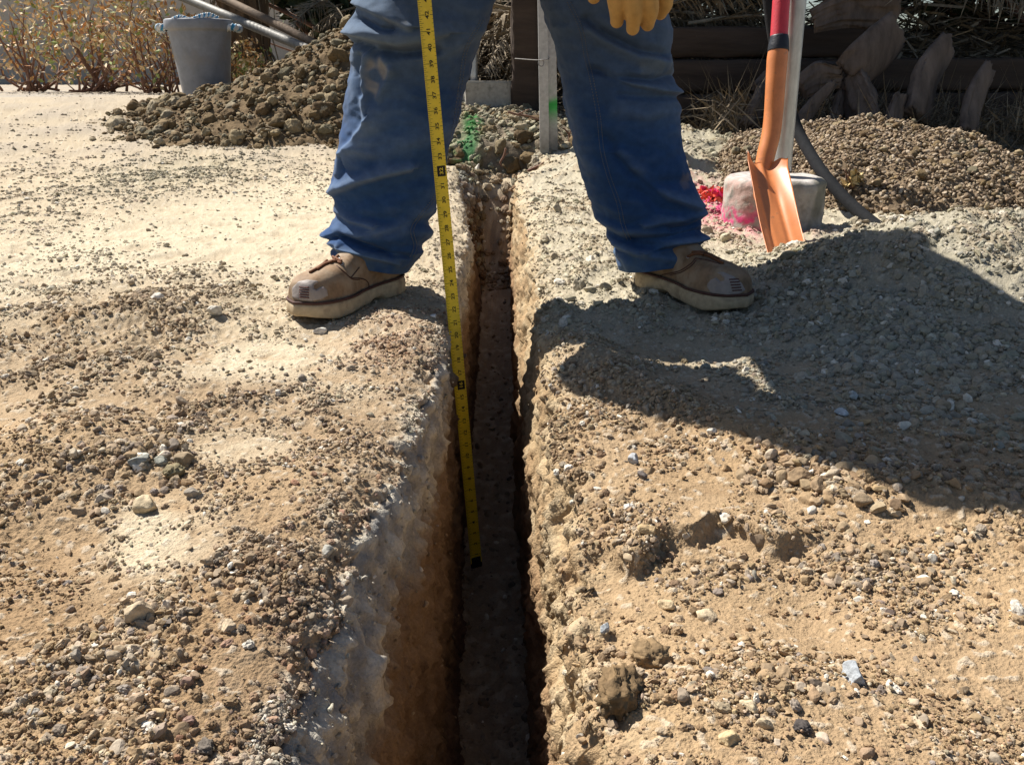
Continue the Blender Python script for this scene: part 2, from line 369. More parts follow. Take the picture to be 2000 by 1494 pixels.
D += flat*ss(0, -.1, gx)*ss(1.0, 1.5, gy)*(.007*(.25-np.abs(n14))+.004*(.2-np.abs(n40)))
D += flat*ss(.0, .06, gx)*ss(1.2, 1.6, gy)*(.009*np.maximum(n40, 0)+.010*np.maximum(n14, -.1))
D += wallm*ss(.0, -.03, wz)*ss(-.2, -.1, wz)*.006*np.abs(n40)
D += (sect == 2)*(.006*n14+.005*n40+.002*n110)
rimz = flat*np.exp(-rimd/.022)
D += rimz*(.010*n40+.006*n14)*np.repeat((depth > .1)[:, None], nC, 1).ravel()
G = Pf+Nn*D[:, None]
G3 = G.reshape(nR, nC, 3)
du = np.gradient(G3, axis=1); dv = np.gradient(G3, axis=0)
GN = np.cross(du.reshape(-1, 3), dv.reshape(-1, 3)); GN /= np.linalg.norm(GN, axis=1)[:, None]+1e-12

def mix(a, b, t): return a+(np.asarray(b)-a)*np.clip(t, 0, 1)[:, None]
C = np.tile(np.array([.325, .222, .126]), (len(Pf), 1))
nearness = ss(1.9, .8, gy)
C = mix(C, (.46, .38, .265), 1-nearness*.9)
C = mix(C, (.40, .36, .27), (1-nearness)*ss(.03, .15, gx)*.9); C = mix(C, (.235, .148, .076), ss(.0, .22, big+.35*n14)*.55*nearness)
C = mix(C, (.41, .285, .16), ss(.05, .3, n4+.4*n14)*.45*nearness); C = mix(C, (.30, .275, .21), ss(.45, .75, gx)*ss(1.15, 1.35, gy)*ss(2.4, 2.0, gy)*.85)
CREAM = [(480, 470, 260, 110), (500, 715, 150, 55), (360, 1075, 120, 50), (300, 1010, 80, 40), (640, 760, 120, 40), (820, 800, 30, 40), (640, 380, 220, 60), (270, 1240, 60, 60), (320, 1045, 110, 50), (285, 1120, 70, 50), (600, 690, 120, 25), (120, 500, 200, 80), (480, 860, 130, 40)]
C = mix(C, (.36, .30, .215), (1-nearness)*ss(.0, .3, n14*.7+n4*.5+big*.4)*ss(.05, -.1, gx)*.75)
for c in CREAM:
    w = patch(*c); C = mix(C, (.57, .495, .36), gauss(gx, gy, *w)*(.62+1.1*n14+.4*n40))
PAL = {'brown': [(.24, .17, .10), (.30, .22, .14), (.36, .29, .2), (.18, .14, .10)], 'dark': [(.15, .10, .065), (.20, .14, .09), (.26, .19, .12), (.11, .09, .08), (.33, .25, .17)],
       'mix': [(.27, .2, .13), (.40, .32, .22), (.22, .2, .18), (.15, .12, .1), (.5, .43, .33), (.33, .23, .13), (.30, .21, .12), (.24, .16, .09)], 'red': [(.25, .14, .085), (.30, .19, .13), (.22, .15, .12), (.38, .29, .22)],
       'tan': [(.36, .25, .14), (.42, .31, .19), (.30, .2, .12), (.55, .48, .38), (.25, .2, .15)], 'grey': [(.25, .245, .2), (.30, .29, .24), (.21, .21, .18), (.36, .34, .28), (.27, .24, .18)],
       'pale': [(.40, .35, .25), (.46, .41, .3), (.33, .29, .2), (.5, .46, .37), (.27, .23, .16)], 'green': [(.27, .25, .17), (.33, .31, .22), (.23, .2, .14), (.39, .35, .25)],
       'darkclod': [(.13, .085, .05), (.17, .11, .065), (.22, .15, .09)]}
GC = {'brown': (.30, .215, .13), 'dark': (.235, .16, .095), 'mix': (.33, .24, .145), 'red': (.31, .195, .12), 'tan': (.37, .26, .145), 'grey': (.29, .27, .205), 'pale': (.42, .365, .255), 'green': (.30, .275, .19), 'darkclod': (.24, .155, .085)}
for p, w in zip(PATCH, PW):
    C = mix(C, GC[p[7]], gauss(gx, gy, w[0], w[1], w[2], w[3])*(.62+.7*n14)*p[8])
C = mix(C, (.29, .18, .09), ss(.1, .55, n14)*rough*.4)
C = mix(C, (.62, .57, .47), ss(.33, .5, n110)*.35*flat)
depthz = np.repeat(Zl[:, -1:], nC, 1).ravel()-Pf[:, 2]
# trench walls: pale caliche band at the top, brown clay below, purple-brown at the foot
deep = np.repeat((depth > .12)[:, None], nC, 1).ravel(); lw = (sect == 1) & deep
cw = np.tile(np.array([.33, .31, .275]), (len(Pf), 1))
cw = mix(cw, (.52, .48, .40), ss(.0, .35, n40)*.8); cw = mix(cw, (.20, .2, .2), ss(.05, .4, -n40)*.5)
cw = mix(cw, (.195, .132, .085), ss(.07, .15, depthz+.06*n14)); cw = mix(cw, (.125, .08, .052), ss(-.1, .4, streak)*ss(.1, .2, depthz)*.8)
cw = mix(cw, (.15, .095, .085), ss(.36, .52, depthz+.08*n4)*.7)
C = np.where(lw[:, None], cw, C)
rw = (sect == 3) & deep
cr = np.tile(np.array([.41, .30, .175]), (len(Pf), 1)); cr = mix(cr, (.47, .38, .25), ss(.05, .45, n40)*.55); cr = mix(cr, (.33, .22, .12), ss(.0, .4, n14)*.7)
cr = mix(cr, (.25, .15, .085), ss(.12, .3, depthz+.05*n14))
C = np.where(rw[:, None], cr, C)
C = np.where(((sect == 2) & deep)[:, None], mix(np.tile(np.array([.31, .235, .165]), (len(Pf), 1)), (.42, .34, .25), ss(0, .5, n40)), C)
rimcol = rimz*(sect == 0)*ss(2.5, .6, gy); C = mix(C, (.50, .46, .38), rimcol*.7*(.4+1.2*ss(-.1, .3, n40)))
rimcol = rimz*(sect == 4); C = mix(C, (.44, .34, .21), rimcol*.5*(.4+1.2*ss(-.1, .3, n40)))
# sprayed marks: pink by the footing, green at the trench end
w = patch(1395, 405, 85, 40); C = mix(C, (.55, .07, .17), gauss(gx, gy, *w)*ss(.05, .3, n40+n110*.8+.22)*1.3)
w = patch(1440, 425, 40, 18); C = mix(C, (.60, .08, .20), gauss(gx, gy, *w)*1.1*ss(-.3, .1, n40))
pg = np.stack(proj(G), 1)
w = patch(925, 300, 22, 30); C = mix(C, (.04, .26, .07), gauss(gx, gy, w[0], w[1], w[2], w[3])*ss(0, .3, n14)*.6)
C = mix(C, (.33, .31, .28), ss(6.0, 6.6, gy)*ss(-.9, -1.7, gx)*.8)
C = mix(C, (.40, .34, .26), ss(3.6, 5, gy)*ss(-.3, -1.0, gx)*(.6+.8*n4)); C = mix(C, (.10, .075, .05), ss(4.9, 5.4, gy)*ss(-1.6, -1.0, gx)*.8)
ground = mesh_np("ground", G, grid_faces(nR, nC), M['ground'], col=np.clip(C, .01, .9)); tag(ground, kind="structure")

# ------------------------------------------------------------------ loose gravel (uncountable)
def place_rocks(mb_lists, pos, nrm, size, cols, protos, sink=.3):
    n = len(pos); which = rng.integers(0, len(protos), n)
    for k, (pv, pf) in enumerate(protos):
        idx = np.where(which == k)[0]
        if not len(idx): continue
        m = len(idx)
        a = rng.uniform(0, 2*np.pi, m); zax = nrm[idx]+rng.normal(size=(m, 3))*.35; zax /= np.linalg.norm(zax, axis=1)[:, None]
        xr0 = np.stack([np.cos(a), np.sin(a), 0*a], 1); yax = np.cross(zax, xr0); yax /= np.linalg.norm(yax, axis=1)[:, None]; xax = np.cross(yax, zax)
        sv = size[idx][:, None]*rng.uniform(.75, 1.25, (m, 3))
        V = (pv[None, :, 0:1]*(xax*sv[:, :1])[:, None]+pv[None, :, 1:2]*(yax*sv[:, 1:2])[:, None]+pv[None, :, 2:3]*(zax*sv[:, 2:])[:, None])
        V += (pos[idx]+nrm[idx]*(size[idx]*(.55-sink*1.4))[:, None])[:, None]
        F = (pf[None]+(np.arange(m)*len(pv))[:, None, None]).reshape(-1, 3)
        mb_lists.add(V.reshape(-1, 3), F, np.repeat(cols[idx], len(pv), 0))
ST = {1: [rock(1, 100+i, 2, .1) for i in range(8)], 2: [rock(2, 200+i, 8, .10, flat=(1, .6, 1.2)[i % 3]) for i in range(18)], 3: [rock(3, 300+i, (13, 11, 8)[i % 3], .045, flat=(1, .55, 1.25)[i % 3]) for i in range(24)],
      'c': [rock(3, 400+i, 1, .15, .42) for i in range(10)]}
gm = MB()
vis = ((gy > .3) & (gy < 7.5) & (flat > 0))*(1-.9*smo_m)
cam_d2 = np.linalg.norm(G-CAM, axis=1)
def scatter(weight, n, smin, smax, pal, powr=2.2, src=None):
    cdf = np.cumsum(weight); 
    if cdf[-1] <= 0: return
    idx = np.searchsorted(cdf, rng.uniform(0, cdf[-1], n)); idx = np.clip(idx, 0, len(weight)-1)
    u = rng.uniform(0, 1, n); sz = (smin+(smax-smin)*u**3.2)*.5e-3
    pc = np.array(PAL[pal]); col = pc[rng.integers(0, len(pc), n)]*rng.uniform(.8, 1.2, (n, 1))*rng.uniform(.96, 1.04, (n, 3)); dust = rng.uniform(.1, .85, (n, 1)); col = col*(1-dust)+C[idx]*.93*dust
    wht = rng.uniform(size=n) < .035; col[wht] = np.array([.62, .57, .48])*rng.uniform(.8, 1.15, (wht.sum(), 1))
    pos = G[idx]+rng.normal(size=(n, 3))*np.array([.003, .003, 0]); nr = GN[idx]
    pxs = sz/ cam_d2[idx]*FPX/2           # half size in render pixels
    isclod = (rng.uniform(size=n) < (.9 if pal == 'darkclod' else .6 if pal in ('dark', 'brown', 'red', 'tan') else .35)) & (pxs > 1.2)
    for key, mk in ((1, (pxs < 1.1) & ~isclod), (2, (pxs >= 1.1) & (pxs < 3.2) & ~isclod), (3, (pxs >= 3.2) & ~isclod), ('c', isclod)):
        k = np.where(mk)[0]
        if len(k): place_rocks(gm, pos[k], nr[k], sz[k], col[k], ST[key])
areaw = np.linalg.norm(np.cross(du.reshape(-1, 3), dv.reshape(-1, 3)), axis=1)
for p, w in zip(PATCH, PW):
    wt = gauss(gx, gy, w[0], w[1], w[2], w[3])*vis*areaw*np.clip(.25+2.2*n14+1.2*n4+.5, .03, 2)
    scatter(wt, int(p[4]*(1.0 if p[1] > 780 else 1.25)), p[5]*.75, p[6], p[7])
allw = vis*np.clip(.4+1.5*n14, .05, 2)
cr_w = vis*(gy < 2.4)*np.clip(.35+2.0*n14+1.2*n40+.5*rough, .04, 2.5)*ss(2.4, 1.2, gy); cr_c = np.cumsum(cr_w)
ci = np.clip(np.searchsorted(cr_c, rng.uniform(0, cr_c[-1], 85000)), 0, len(gx)-1); cz = (1.0+4.2*rng.uniform(size=len(ci))**2.5)*.5e-3*np.clip(cam_d2[ci]/.8, .8, 1.8)
cc_ = C[ci]*rng.uniform(.62, 1.22, (len(ci), 1))*rng.uniform(.95, 1.05, (len(ci), 3)); place_rocks(gm, G[ci]+rng.normal(size=(len(ci), 3))*.002, GN[ci], cz, cc_, ST[1], .3)
cr_w = vis*((gy > 1.5) & (gy < 5.5))*np.clip(.5+1.6*n14+.6*n4, .05, 2); cr_c = np.cumsum(cr_w)
ci = np.clip(np.searchsorted(cr_c, rng.uniform(0, cr_c[-1], 34000)), 0, len(gx)-1); cz = (3.0+11*rng.uniform(size=len(ci))**3)*.5e-3*np.clip(cam_d2[ci]/2.4, .6, 2)
cc_ = C[ci]*rng.uniform(.6, 1.12, (len(ci), 1))*rng.uniform(.96, 1.04, (len(ci), 3)); place_rocks(gm, G[ci], GN[ci], cz, cc_, ST[1], .4)
scatter(allw*ss(2.2, .9, gy), 2600, 2.5, 8, 'mix'); scatter(allw*(gy > 1.0)*(gy < 2.2), 5000, 3, 11, 'pale'); scatter(allw*(gy > 1.7), 3500, 5, 20, 'pale'); scatter(allw*(gx > 0)*(gy > 1.4), 7000, 4, 20, 'pale'); scatter(allw*(gx > 0)*(gy > 1.6), 600, 15, 45, 'green'); scatter(allw*(gy > 2.6)*(gx < -.3), 1800, 6, 24, 'pale'); scatter(allw*(gy > 1.2), 2500, 4, 15, 'brown')
rimw = vis*(np.exp(-rimd/.06))*ss(3.8, 2.5, gy)
scatter(rimw*(sect == 0), 1300, 3, 12, 'red'); scatter(rimw*(sect == 4)*(gy < 1.3), 900, 3, 14, 'darkclod'); scatter(rimw*(sect == 0)*(gy < 1.0), 500, 3, 13, 'darkclod'); scatter(rimw*(sect == 4)*(gy >= 1.3), 700, 3, 12, 'pale')
wl = (wallm > 0)*(gy > .3)*(gy < 3.8)
scatter(wl*(sect == 1)*ss(.16, .02, depthz), 900, 2, 9, 'pale'); scatter(wl*(sect == 3)*ss(.2, .02, depthz), 900, 2, 9, 'tan')
scatter(((sect > 0) & (sect < 4))*(gy > 3.6)*(gy < 4.4), 1500, 8, 60, 'darkclod'); scatter(((sect > 0) & (sect < 4))*(gy > 3.6)*(gy < 4.4), 700, 8, 50, 'green'); scatter(wl*(sect == 1), 500, 3, 11, 'brown'); scatter((sect == 2)*(gy > .3)*(gy < 3.9), 1600, 4, 22, 'dark')
gravel = gm.build("loose_gravel", M['stone'], smooth=False); tag(gravel, kind="stuff")
sharp = gravel.data

# ------------------------------------------------------------------ single rocks and clods
def hit_grid(px, py):                    # nearest ground point to a measured spot
    d = ray(px, py); d = d/np.linalg.norm(d); c = ground_hit(px, py)
    sel = np.where((np.abs(gx-c[0]) < .12) & (np.abs(gy-c[1]) < .18) & (flat > 0))[0]
    if not len(sel): return c
    v = G[sel]-CAM; dist = np.linalg.norm(v-(v@d)[:, None]*d, axis=1)
    return G[sel[np.argmin(dist+.0*sel)]]
ROCKS = [
 (275, 893, 42, 'a', (.27, .27, .235), "grey green triangular stone in the left gravel"), (316, 898, 30, 'a', (.25, .25, .21), "small grey green stone right of the triangular stone"),
 (361, 889, 44, 'a', (.25, .19, .12), "blocky brown stone with a long shadow at left"), (340, 916, 46, 'c', (.20, .165, .095), "crumbly olive brown clod among the left stones"),
 (290, 982, 48, 'a', (.46, .37, .24), "upright pale tan stone at the left edge of the dust"), (377, 958, 28, 'a', (.28, .245, .2), "lone grey brown stone on pale dust"),
 (420, 604, 34, 'a', (.55, .51, .43), "large pale cream stone left of the boot"), (312, 577, 30, 'a', (.58, .54, .47), "white sliver of stone in brown gravel"),
 (268, 1192, 62, 'a', (.43, .34, .23), "big smooth tan rock at the lower left"), (1237, 894, 32, 'a', (.36, .37, .38), "blue grey speckled stone on the right bank"),
 (1666, 1312, 58, 'a', (.34, .36, .375), "long blue grey pointed stone at lower right"), (1466, 1372, 38, 'a', (.50, .41, .27), "angular cream stone near the bottom right"),
 (1303, 1176, 36, 'a', (.50, .39, .24), "wedge shaped tan stone below the crumbled ledge"), (1382, 1198, 40, 'a', (.52, .42, .28), "flat pale angular stone beside the white chip"),
 (1267, 1031, 42, 'a', (.40, .29, .16), "sandy slab stone at the top of the crumbled ledge"), (1422, 1436, 36, 'a', (.46, .35, .2), "smooth oval tan pebble at the bottom right"),
 (1567, 1414, 42, 'c', (.07, .06, .055), "black crumbly clod at the bottom right"), (405, 1452, 44, 'c', (.13, .11, .09), "dark grey clod casting a deep shadow at lower left"),
 (1212, 1335, 125, 'c', (.18, .12, .062), "large brown earth clod on the right bank"), (1266, 1268, 95, 'c', (.22, .15, .08), "brown earth clod above the largest clod"),
 (1562, 927, 48, 'a', (.26, .18, .105), "rounded brown cobble at the shadow edge"), (1600, 946, 44, 'a', (.27, .19, .115), "brown block stone below the rounded cobble"),
 (1682, 972, 44, 'a', (.24, .18, .115), "brown stone leaning at the right shadow edge"), (624, 643, 26, 'a', (.60, .56, .49), "flat white stone just below the left boot"),
 (640, 1070, 40, 'a', (.34, .33, .29), "pointed grey stone on the left trench rim"), (447, 1220, 30, 'a', (.47, .37, .25), "oval tan pebble in the lower left gravel"),
 (1664, 771, 28, 'a', (.36, .38, .36), "pale green stone in the shaded gravel"), (1643, 803, 28, 'a', (.40, .42, .42), "whitish flat stone in the shadow at right"),
 (1255, 925, 24, 'a', (.13, .11, .1), "small dark stone below the speckled stone"), (1390, 840, 24, 'a', (.6, .55, .46), "small white stone on the lit berm"),
 (848, 615, 14, 'a', (.72, .70, .66), "tiny white chip beside the tape measure"), (475, 1225, 26, 'c', (.11, .09, .07), "dark clod in the lower left pebbles"),
 (1180, 1225, 26, 'a', (.33, .35, .36), "blue grey stone in the sunlit trench edge"), (1415, 1008, 28, 'a', (.62, .56, .46), "white elongated stone in the middle of the right bank"),
 (375, 268, 24, 'a', (.36, .31, .2), "pale block at the foot of the earth heap"), (1325, 1205, 24, 'a', (.44, .33, .21), "pinkish tan pebble left of the flat stone"),
]
BR = {}
for i, (px, py, sz, kind, col, lab) in enumerate(ROCKS):
    p = hit_grid(px, py+sz*.25); dep = (p-CAM)@fwd; r = sz*.5*dep/FPX*1.1
    V, F = rock(4, 900+i, 8 if kind == 'a' else 1, .07 if kind == 'a' else .16, 0 if kind == 'a' else .5)
    a = rng.uniform(0, 6.28); ca, sa = math.cos(a), math.sin(a)
    V = V@np.array([[ca, -sa, 0], [sa, ca, 0], [0, 0, 1]]).T*r
    cc = np.array(col)*(1+.35*noise(V/r, 2.5, i))[:, None]
    o = mesh_np("earth_clod" if kind == 'c' else "stone", V, F, M['bigstone'], col=np.clip(cc, .01, .9)); o.location = p+np.array([0, 0, r*.28])
    tag(o, lab, "clod" if kind == 'c' else "stone", "loose earth clods" if kind == 'c' else "larger loose stones on the banks")

# ------------------------------------------------------------------ heaps
def heap(name, label, bump, x0, x1, y0, y1, nx, ny, gcol, seed, stones, disp, paint=None, face=None):
    xs, ys = np.meshgrid(np.linspace(x0, x1, nx), np.linspace(y0, y1, ny)); b = bump(xs, ys)
    Z = H(xs, ys)+b-.03
    if face: b = np.maximum(b, .05*(np.abs(xs+.03) < .24)*(ys < 4.35)); Z = H(xs, ys)+b-.03-.42*ss(4.26, 4.02, ys)*ss(.26, .2, np.abs(xs+.03))
    V = np.stack([xs, ys, Z], -1).reshape(-1, 3)
    nz = noise(V, 6, seed)*.5+noise(V, 15, seed+1)*.3+np.abs(noise(V, 32, seed+2))*.3; V[:, 2] += disp*nz*ss(0, .05, b.ravel())
    F = grid_faces(ny, nx); up = np.array([[0, 0, 1.0]])
    keep = b.ravel()[F].max(1) > .001; F = F[keep]
    col = np.array(gcol)*(1+.3*noise(V, 9, seed+4))[:, None]
    mb = MB(); mb.add(V, F, col)
    g3 = V.reshape(ny, nx, 3); nn = np.cross(np.gradient(g3, axis=1).reshape(-1, 3), np.gradient(g3, axis=0).reshape(-1, 3)); nn /= np.linalg.norm(nn, axis=1)[:, None]
    wt = (b.ravel() > .012).astype(float)
    for n, s0, s1, pal, proto, pw in stones:
        idx = rng.choice(len(V), n, p=wt/wt.sum()); pc = np.array(PAL[pal])
        sz = (s0+(s1-s0)*rng.uniform(size=n)**pw)*.5
        cs = pc[rng.integers(0, len(pc), n)]*rng.uniform(.75, 1.25, (n, 1))
        place_rocks(mb, V[idx]+rng.normal(size=(n, 3))*.008, nn[idx], sz, cs, proto, .28)
    if paint:
        allv = np.concatenate(mb.V); allc = np.concatenate(mb.C)
        for cx_, cy_, sx_, sy_, pc_, f_ in paint:
            g_ = gauss(allv[:, 0], allv[:, 1], cx_, cy_, sx_, sy_)*ss(-.25, .15, noise(allv, f_, 7)); allc = mix(allc, pc_, np.clip(g_*1.6, 0, .92))
        mb.V = [allv]; mb.C = [allc]
    o = mb.build(name, M['heap']); return tag(o, label, "heap")
PAL['clodheap'] = [(.16, .115, .062), (.19, .14, .08), (.13, .09, .05), (.24, .19, .115), (.30, .25, .17), (.15, .13, .085)]
PAL['pebble'] = [(.22, .165, .105), (.27, .2, .135), (.18, .135, .095), (.32, .25, .17), (.38, .31, .23)]
CL = [rock(3, 500+i, 3, .13, .32) for i in range(12)]; CLB = [rock(4, 520+i, 5, .1, .22) for i in range(8)]
def bump_left(x, y):
    rid = np.interp(x, [-2.6, -2.25, -1.95, -1.7, -1.39, -1.1, -.75, -.4, -.2], [0, .03, .08, .17, .26, .33, .37, .26, 0])
    t = (y-5.5)/np.where(y < 5.5, .95, .9)
    return rid*np.clip(1-np.abs(t)**1.35, 0, 1)
heap("earth_heap", "brown heap of freshly dug earth clods in front of the grey bucket", bump_left, -2.7, -.1, 4.4, 6.5, 300, 240, (.15, .105, .058), 31,
     [(5200, .015, .05, 'clodheap', CL, 2.5), (420, .05, .13, 'clodheap', CLB, 2.2)], .05)
def bump_right(x, y):
    r2 = ((x-1.46)/.62)**2+((y-3.42)/.82)**2; return .25*np.clip(1-r2, 0, 1)**.9
heap("gravel_heap", "brown pebbly gravel heap behind the black hose", bump_right, .5, 2.1, 2.5, 4.35, 260, 260, (.19, .14, .09), 41,
     [(26000, .006, .022, 'pebble', ST[2], 1.6), (900, .015, .045, 'clodheap', CL, 2)], .06)

def bump_end(x, y):
    r2 = ((x+.02)/.78)**2+((y-4.72)/.62)**2; return (.17-.07*x)*np.clip(1-r2, 0, 1)**.7
heap("soil_bank", "clumpy grey brown soil bank with green spray paint at the trench end", bump_end, -.95, .9, 4.0, 5.4, 220, 180, (.19, .155, .11), 44,
     [(3200, .012, .045, 'green', CL, 2.2), (240, .04, .11, 'clodheap', CLB, 2)], .05, [(-.16, 4.47, .04, .13, (.04, .19, .05), 34), (-.19, 4.25, .05, .10, (.05, .16, .06), 26)], True)

# ------------------------------------------------------------------ person: jeans
def leg_rows(rows, Yc):
    """rows: measured (y, left x, right x) with the leg axis at Yc(y) -> z, xc, rx"""
    out = []
    for y, a, b in rows:
        Y = Yc(y); pa = at(a, y, Y); pb = at(b, y, Y); out.append((pa[2], (pa[0]+pb[0])/2, abs(pb[0]-pa[0])/2*.985, Y))
    return np.array(out)
def polyd(px, py, pts):
    return segdist(px, py, pts)
def inside(px, py, poly):
    c = np.zeros(px.shape, bool); n = len(poly); j = n-1
    for i in range(n):
        xi, yi = poly[i]; xj, yj = poly[j]
        c ^= ((yi > py) != (yj > py)) & (px < (xj-xi)*(py-yi)/(yj-yi+1e-12)+xi); j = i
    return c
NT, NZ = 300, 420
def make_leg(rows, Yc, top, folds, hem, seed, dirt, sgn):
    T = leg_rows(rows, Yc); o = np.argsort(T[:, 0]); T = T[o]
    T = np.concatenate([T, np.array(top)])
    zz = np.concatenate([np.linspace(T[0, 0], .56, int(NZ*.86)), np.linspace(.563, T[-1, 0], NZ-int(NZ*.86))])
    def itp(k):
        v = np.interp(zz, T[:, 0], T[:, k]); ker = np.hanning(9); ker /= ker.sum()
        vp = np.pad(v, 4, mode='edge'); return np.convolve(vp, ker, 'valid')
    xc, rx, yc = itp(1), itp(2), itp(3)
    ry = np.clip(rx*.95, .092, .16)
    th = np.linspace(0, 2*np.pi, NT, endpoint=False)
    ct, st = np.cos(th), np.sin(th)
    e = .88
    sx = np.sign(ct)*np.abs(ct)**e; sy = np.sign(st)*np.abs(st)**e
    V = np.stack([xc[:, None]+rx[:, None]*sx, yc[:, None]+ry[:, None]*sy, np.repeat(zz[:, None], NT, 1)], -1)
    # the hem drops behind the boot and rises over the instep
    k = np.clip(1-(zz-zz[0])/.10, 0, 1)[:, None]
    V[..., 2] += k*(hem[0]*ct[None]+hem[1]*st[None]+hem[2]*np.cos(2*th)[None])
    Nr = np.stack([np.repeat((ct/ (rx.mean()))[None], NZ, 0), np.repeat((st/ry.mean())[None], NZ, 0), np.zeros((NZ, NT))], -1); Nr /= np.linalg.norm(Nr, axis=-1, keepdims=True)
    Vf = V.reshape(-1, 3); Nf = Nr.reshape(-1, 3)
    px, py = proj(Vf); front = ss(.35, -.05, Nf[:, 1])*1.0
    front = ss(.40, -.45, Nf[:, 1])
    D = np.zeros(len(Vf))
    for pts, amp, w1, w2 in folds:          # w1 above the crest, w2 below it
        d = polyd(px, py, pts); pts = np.asarray(pts, float)
        xs = np.argsort(pts[:, 0]); yl = np.interp(px, pts[xs, 0], pts[xs, 1]); steep = abs(pts[-1, 0]-pts[0, 0]) < abs(pts[-1, 1]-pts[0, 1])
        above = (py < yl) if not steep else (px > np.interp(py, np.sort(pts[:, 1]), pts[np.argsort(pts[:, 1]), 0]))
        w = np.where(above, w1, w2*.72); D += 1.25*amp*np.exp(-(d/w)**2)*front
    back = 1-front
    q = Vf*np.array([1, 1, 1])
    D += (.006*noise(q*np.array([1, 1, 2.2])+np.array([0, 0, .4])*Vf[:, :1], 9, seed))*(.35+.9*back)
    D += .0026*noise(q*np.array([1, 1, 2.0]), 24, seed+1)+.0036*(.22-np.abs(noise(q*np.array([1, 1, 2.4])+.5*q[:, :1]*np.array([0, 0, 1]), 13, seed+9)))+.0013*noise(q*np.array([1, 1, 1.6]), 48, seed+2)
    # stacking folds low on the leg
    low = ss(.20, .10, Vf[:, 2])*ss(zz[0]+.012, zz[0]+.04, Vf[:, 2])
    D += low*.009*np.sin(Vf[:, 2]*150+2.5*np.cos(th*1.0)[None].repeat(NZ, 0).ravel()+3*noise(q, 7, seed+3))
    hemm = (np.arange(NZ)[:, None] < 26)*np.ones((1, NT)); D += hemm.ravel()*.0018
    Vf = Vf+Nf*D[:, None]; Vf[:, 2] -= .25*np.abs(D)*0
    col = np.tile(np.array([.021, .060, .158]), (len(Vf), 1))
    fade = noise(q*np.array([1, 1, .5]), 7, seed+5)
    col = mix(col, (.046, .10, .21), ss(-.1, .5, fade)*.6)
    col = mix(col, (.14, .20, .30), np.clip(D/.012, 0, 1)*front*.55)  # fold crests lightened: sunlit highlights put into the denim colour
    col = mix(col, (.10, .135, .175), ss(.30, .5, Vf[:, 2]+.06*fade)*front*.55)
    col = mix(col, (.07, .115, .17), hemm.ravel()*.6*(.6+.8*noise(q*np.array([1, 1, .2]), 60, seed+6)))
    for poly, c, a in dirt:
        m = inside(px, py, poly)*(front > .5); d = polyd(px, py, list(poly)+[poly[0]]); m = m*ss(0, 7, d)
        col = mix(col, c, m*a*ss(-.3, .25, noise(q, 45, seed+7)))
    # hem turned inwards so that the cloth has an inside
    inner = Vf.reshape(NZ, NT, 3)[:30].copy(); cc = np.stack([xc[:30], yc[:30], zz[:30]], 1)[:, None]
    inner[..., :2] = inner[..., :2]+(cc[..., :2]-inner[..., :2])*.05
    Vall = np.concatenate([inner[::-1].reshape(-1, 3), Vf]); call = np.concatenate([np.tile(np.array([.06, .10, .16]), (30*NT, 1)), col])
    return Vall, grid_faces(NZ+30, NT, True), np.clip(call, .005, .9)
YcL = lambda y: np.interp(y, [-120, -40, 60, 150, 420, 540], [1.77, 1.725, 1.712, 1.722, 1.735, 1.722])
YcR = lambda y: np.interp(y, [-120, -40, 60, 150, 420, 540], [1.80, 1.765, 1.76, 1.765, 1.775, 1.765])
rowsL = [(-60, 716, 1000), (-30, 706, 985), (0, 700, 970), (30, 692, 960), (55, 686, 951), (68, 681, 946), (82, 684, 942), (100, 687, 936), (130, 686, 926), (150, 682, 920), (200, 674, 904), (250, 667, 890), (300, 660, 877),
         (350, 651, 866), (378, 650, 859), (405, 658, 852), (425, 660, 846), (440, 648, 844), (455, 634, 840), (466, 632, 836), (478, 644, 830), (490, 648, 820), (502, 650, 806), (512, 654, 798)]
rowsR = [(-60, 1040, 1296), (-30, 1046, 1298), (0, 1053, 1300), (30, 1062, 1304), (60, 1071, 1310), (85, 1079, 1311), (110, 1085, 1311), (130, 1089, 1314), (150, 1093, 1317), (172, 1097, 1320), (178, 1098, 1324), (210, 1104, 1324), (250, 1112, 1330), (300, 1123, 1338),
         (350, 1136, 1352), (380, 1145, 1364), (400, 1153, 1371), (430, 1168, 1376), (448, 1182, 1376), (466, 1198, 1370), (480, 1200, 1372), (500, 1204, 1374), (511, 1208, 1372)]
topL = [(.66, -.15, .125, 1.85), (.76, -.10, .135, 1.98), (.86, -.075, .13, 2.08)]
topR = [(.66, .20, .125, 1.86), (.76, .13, .135, 1.99), (.86, .10, .13, 2.08)]
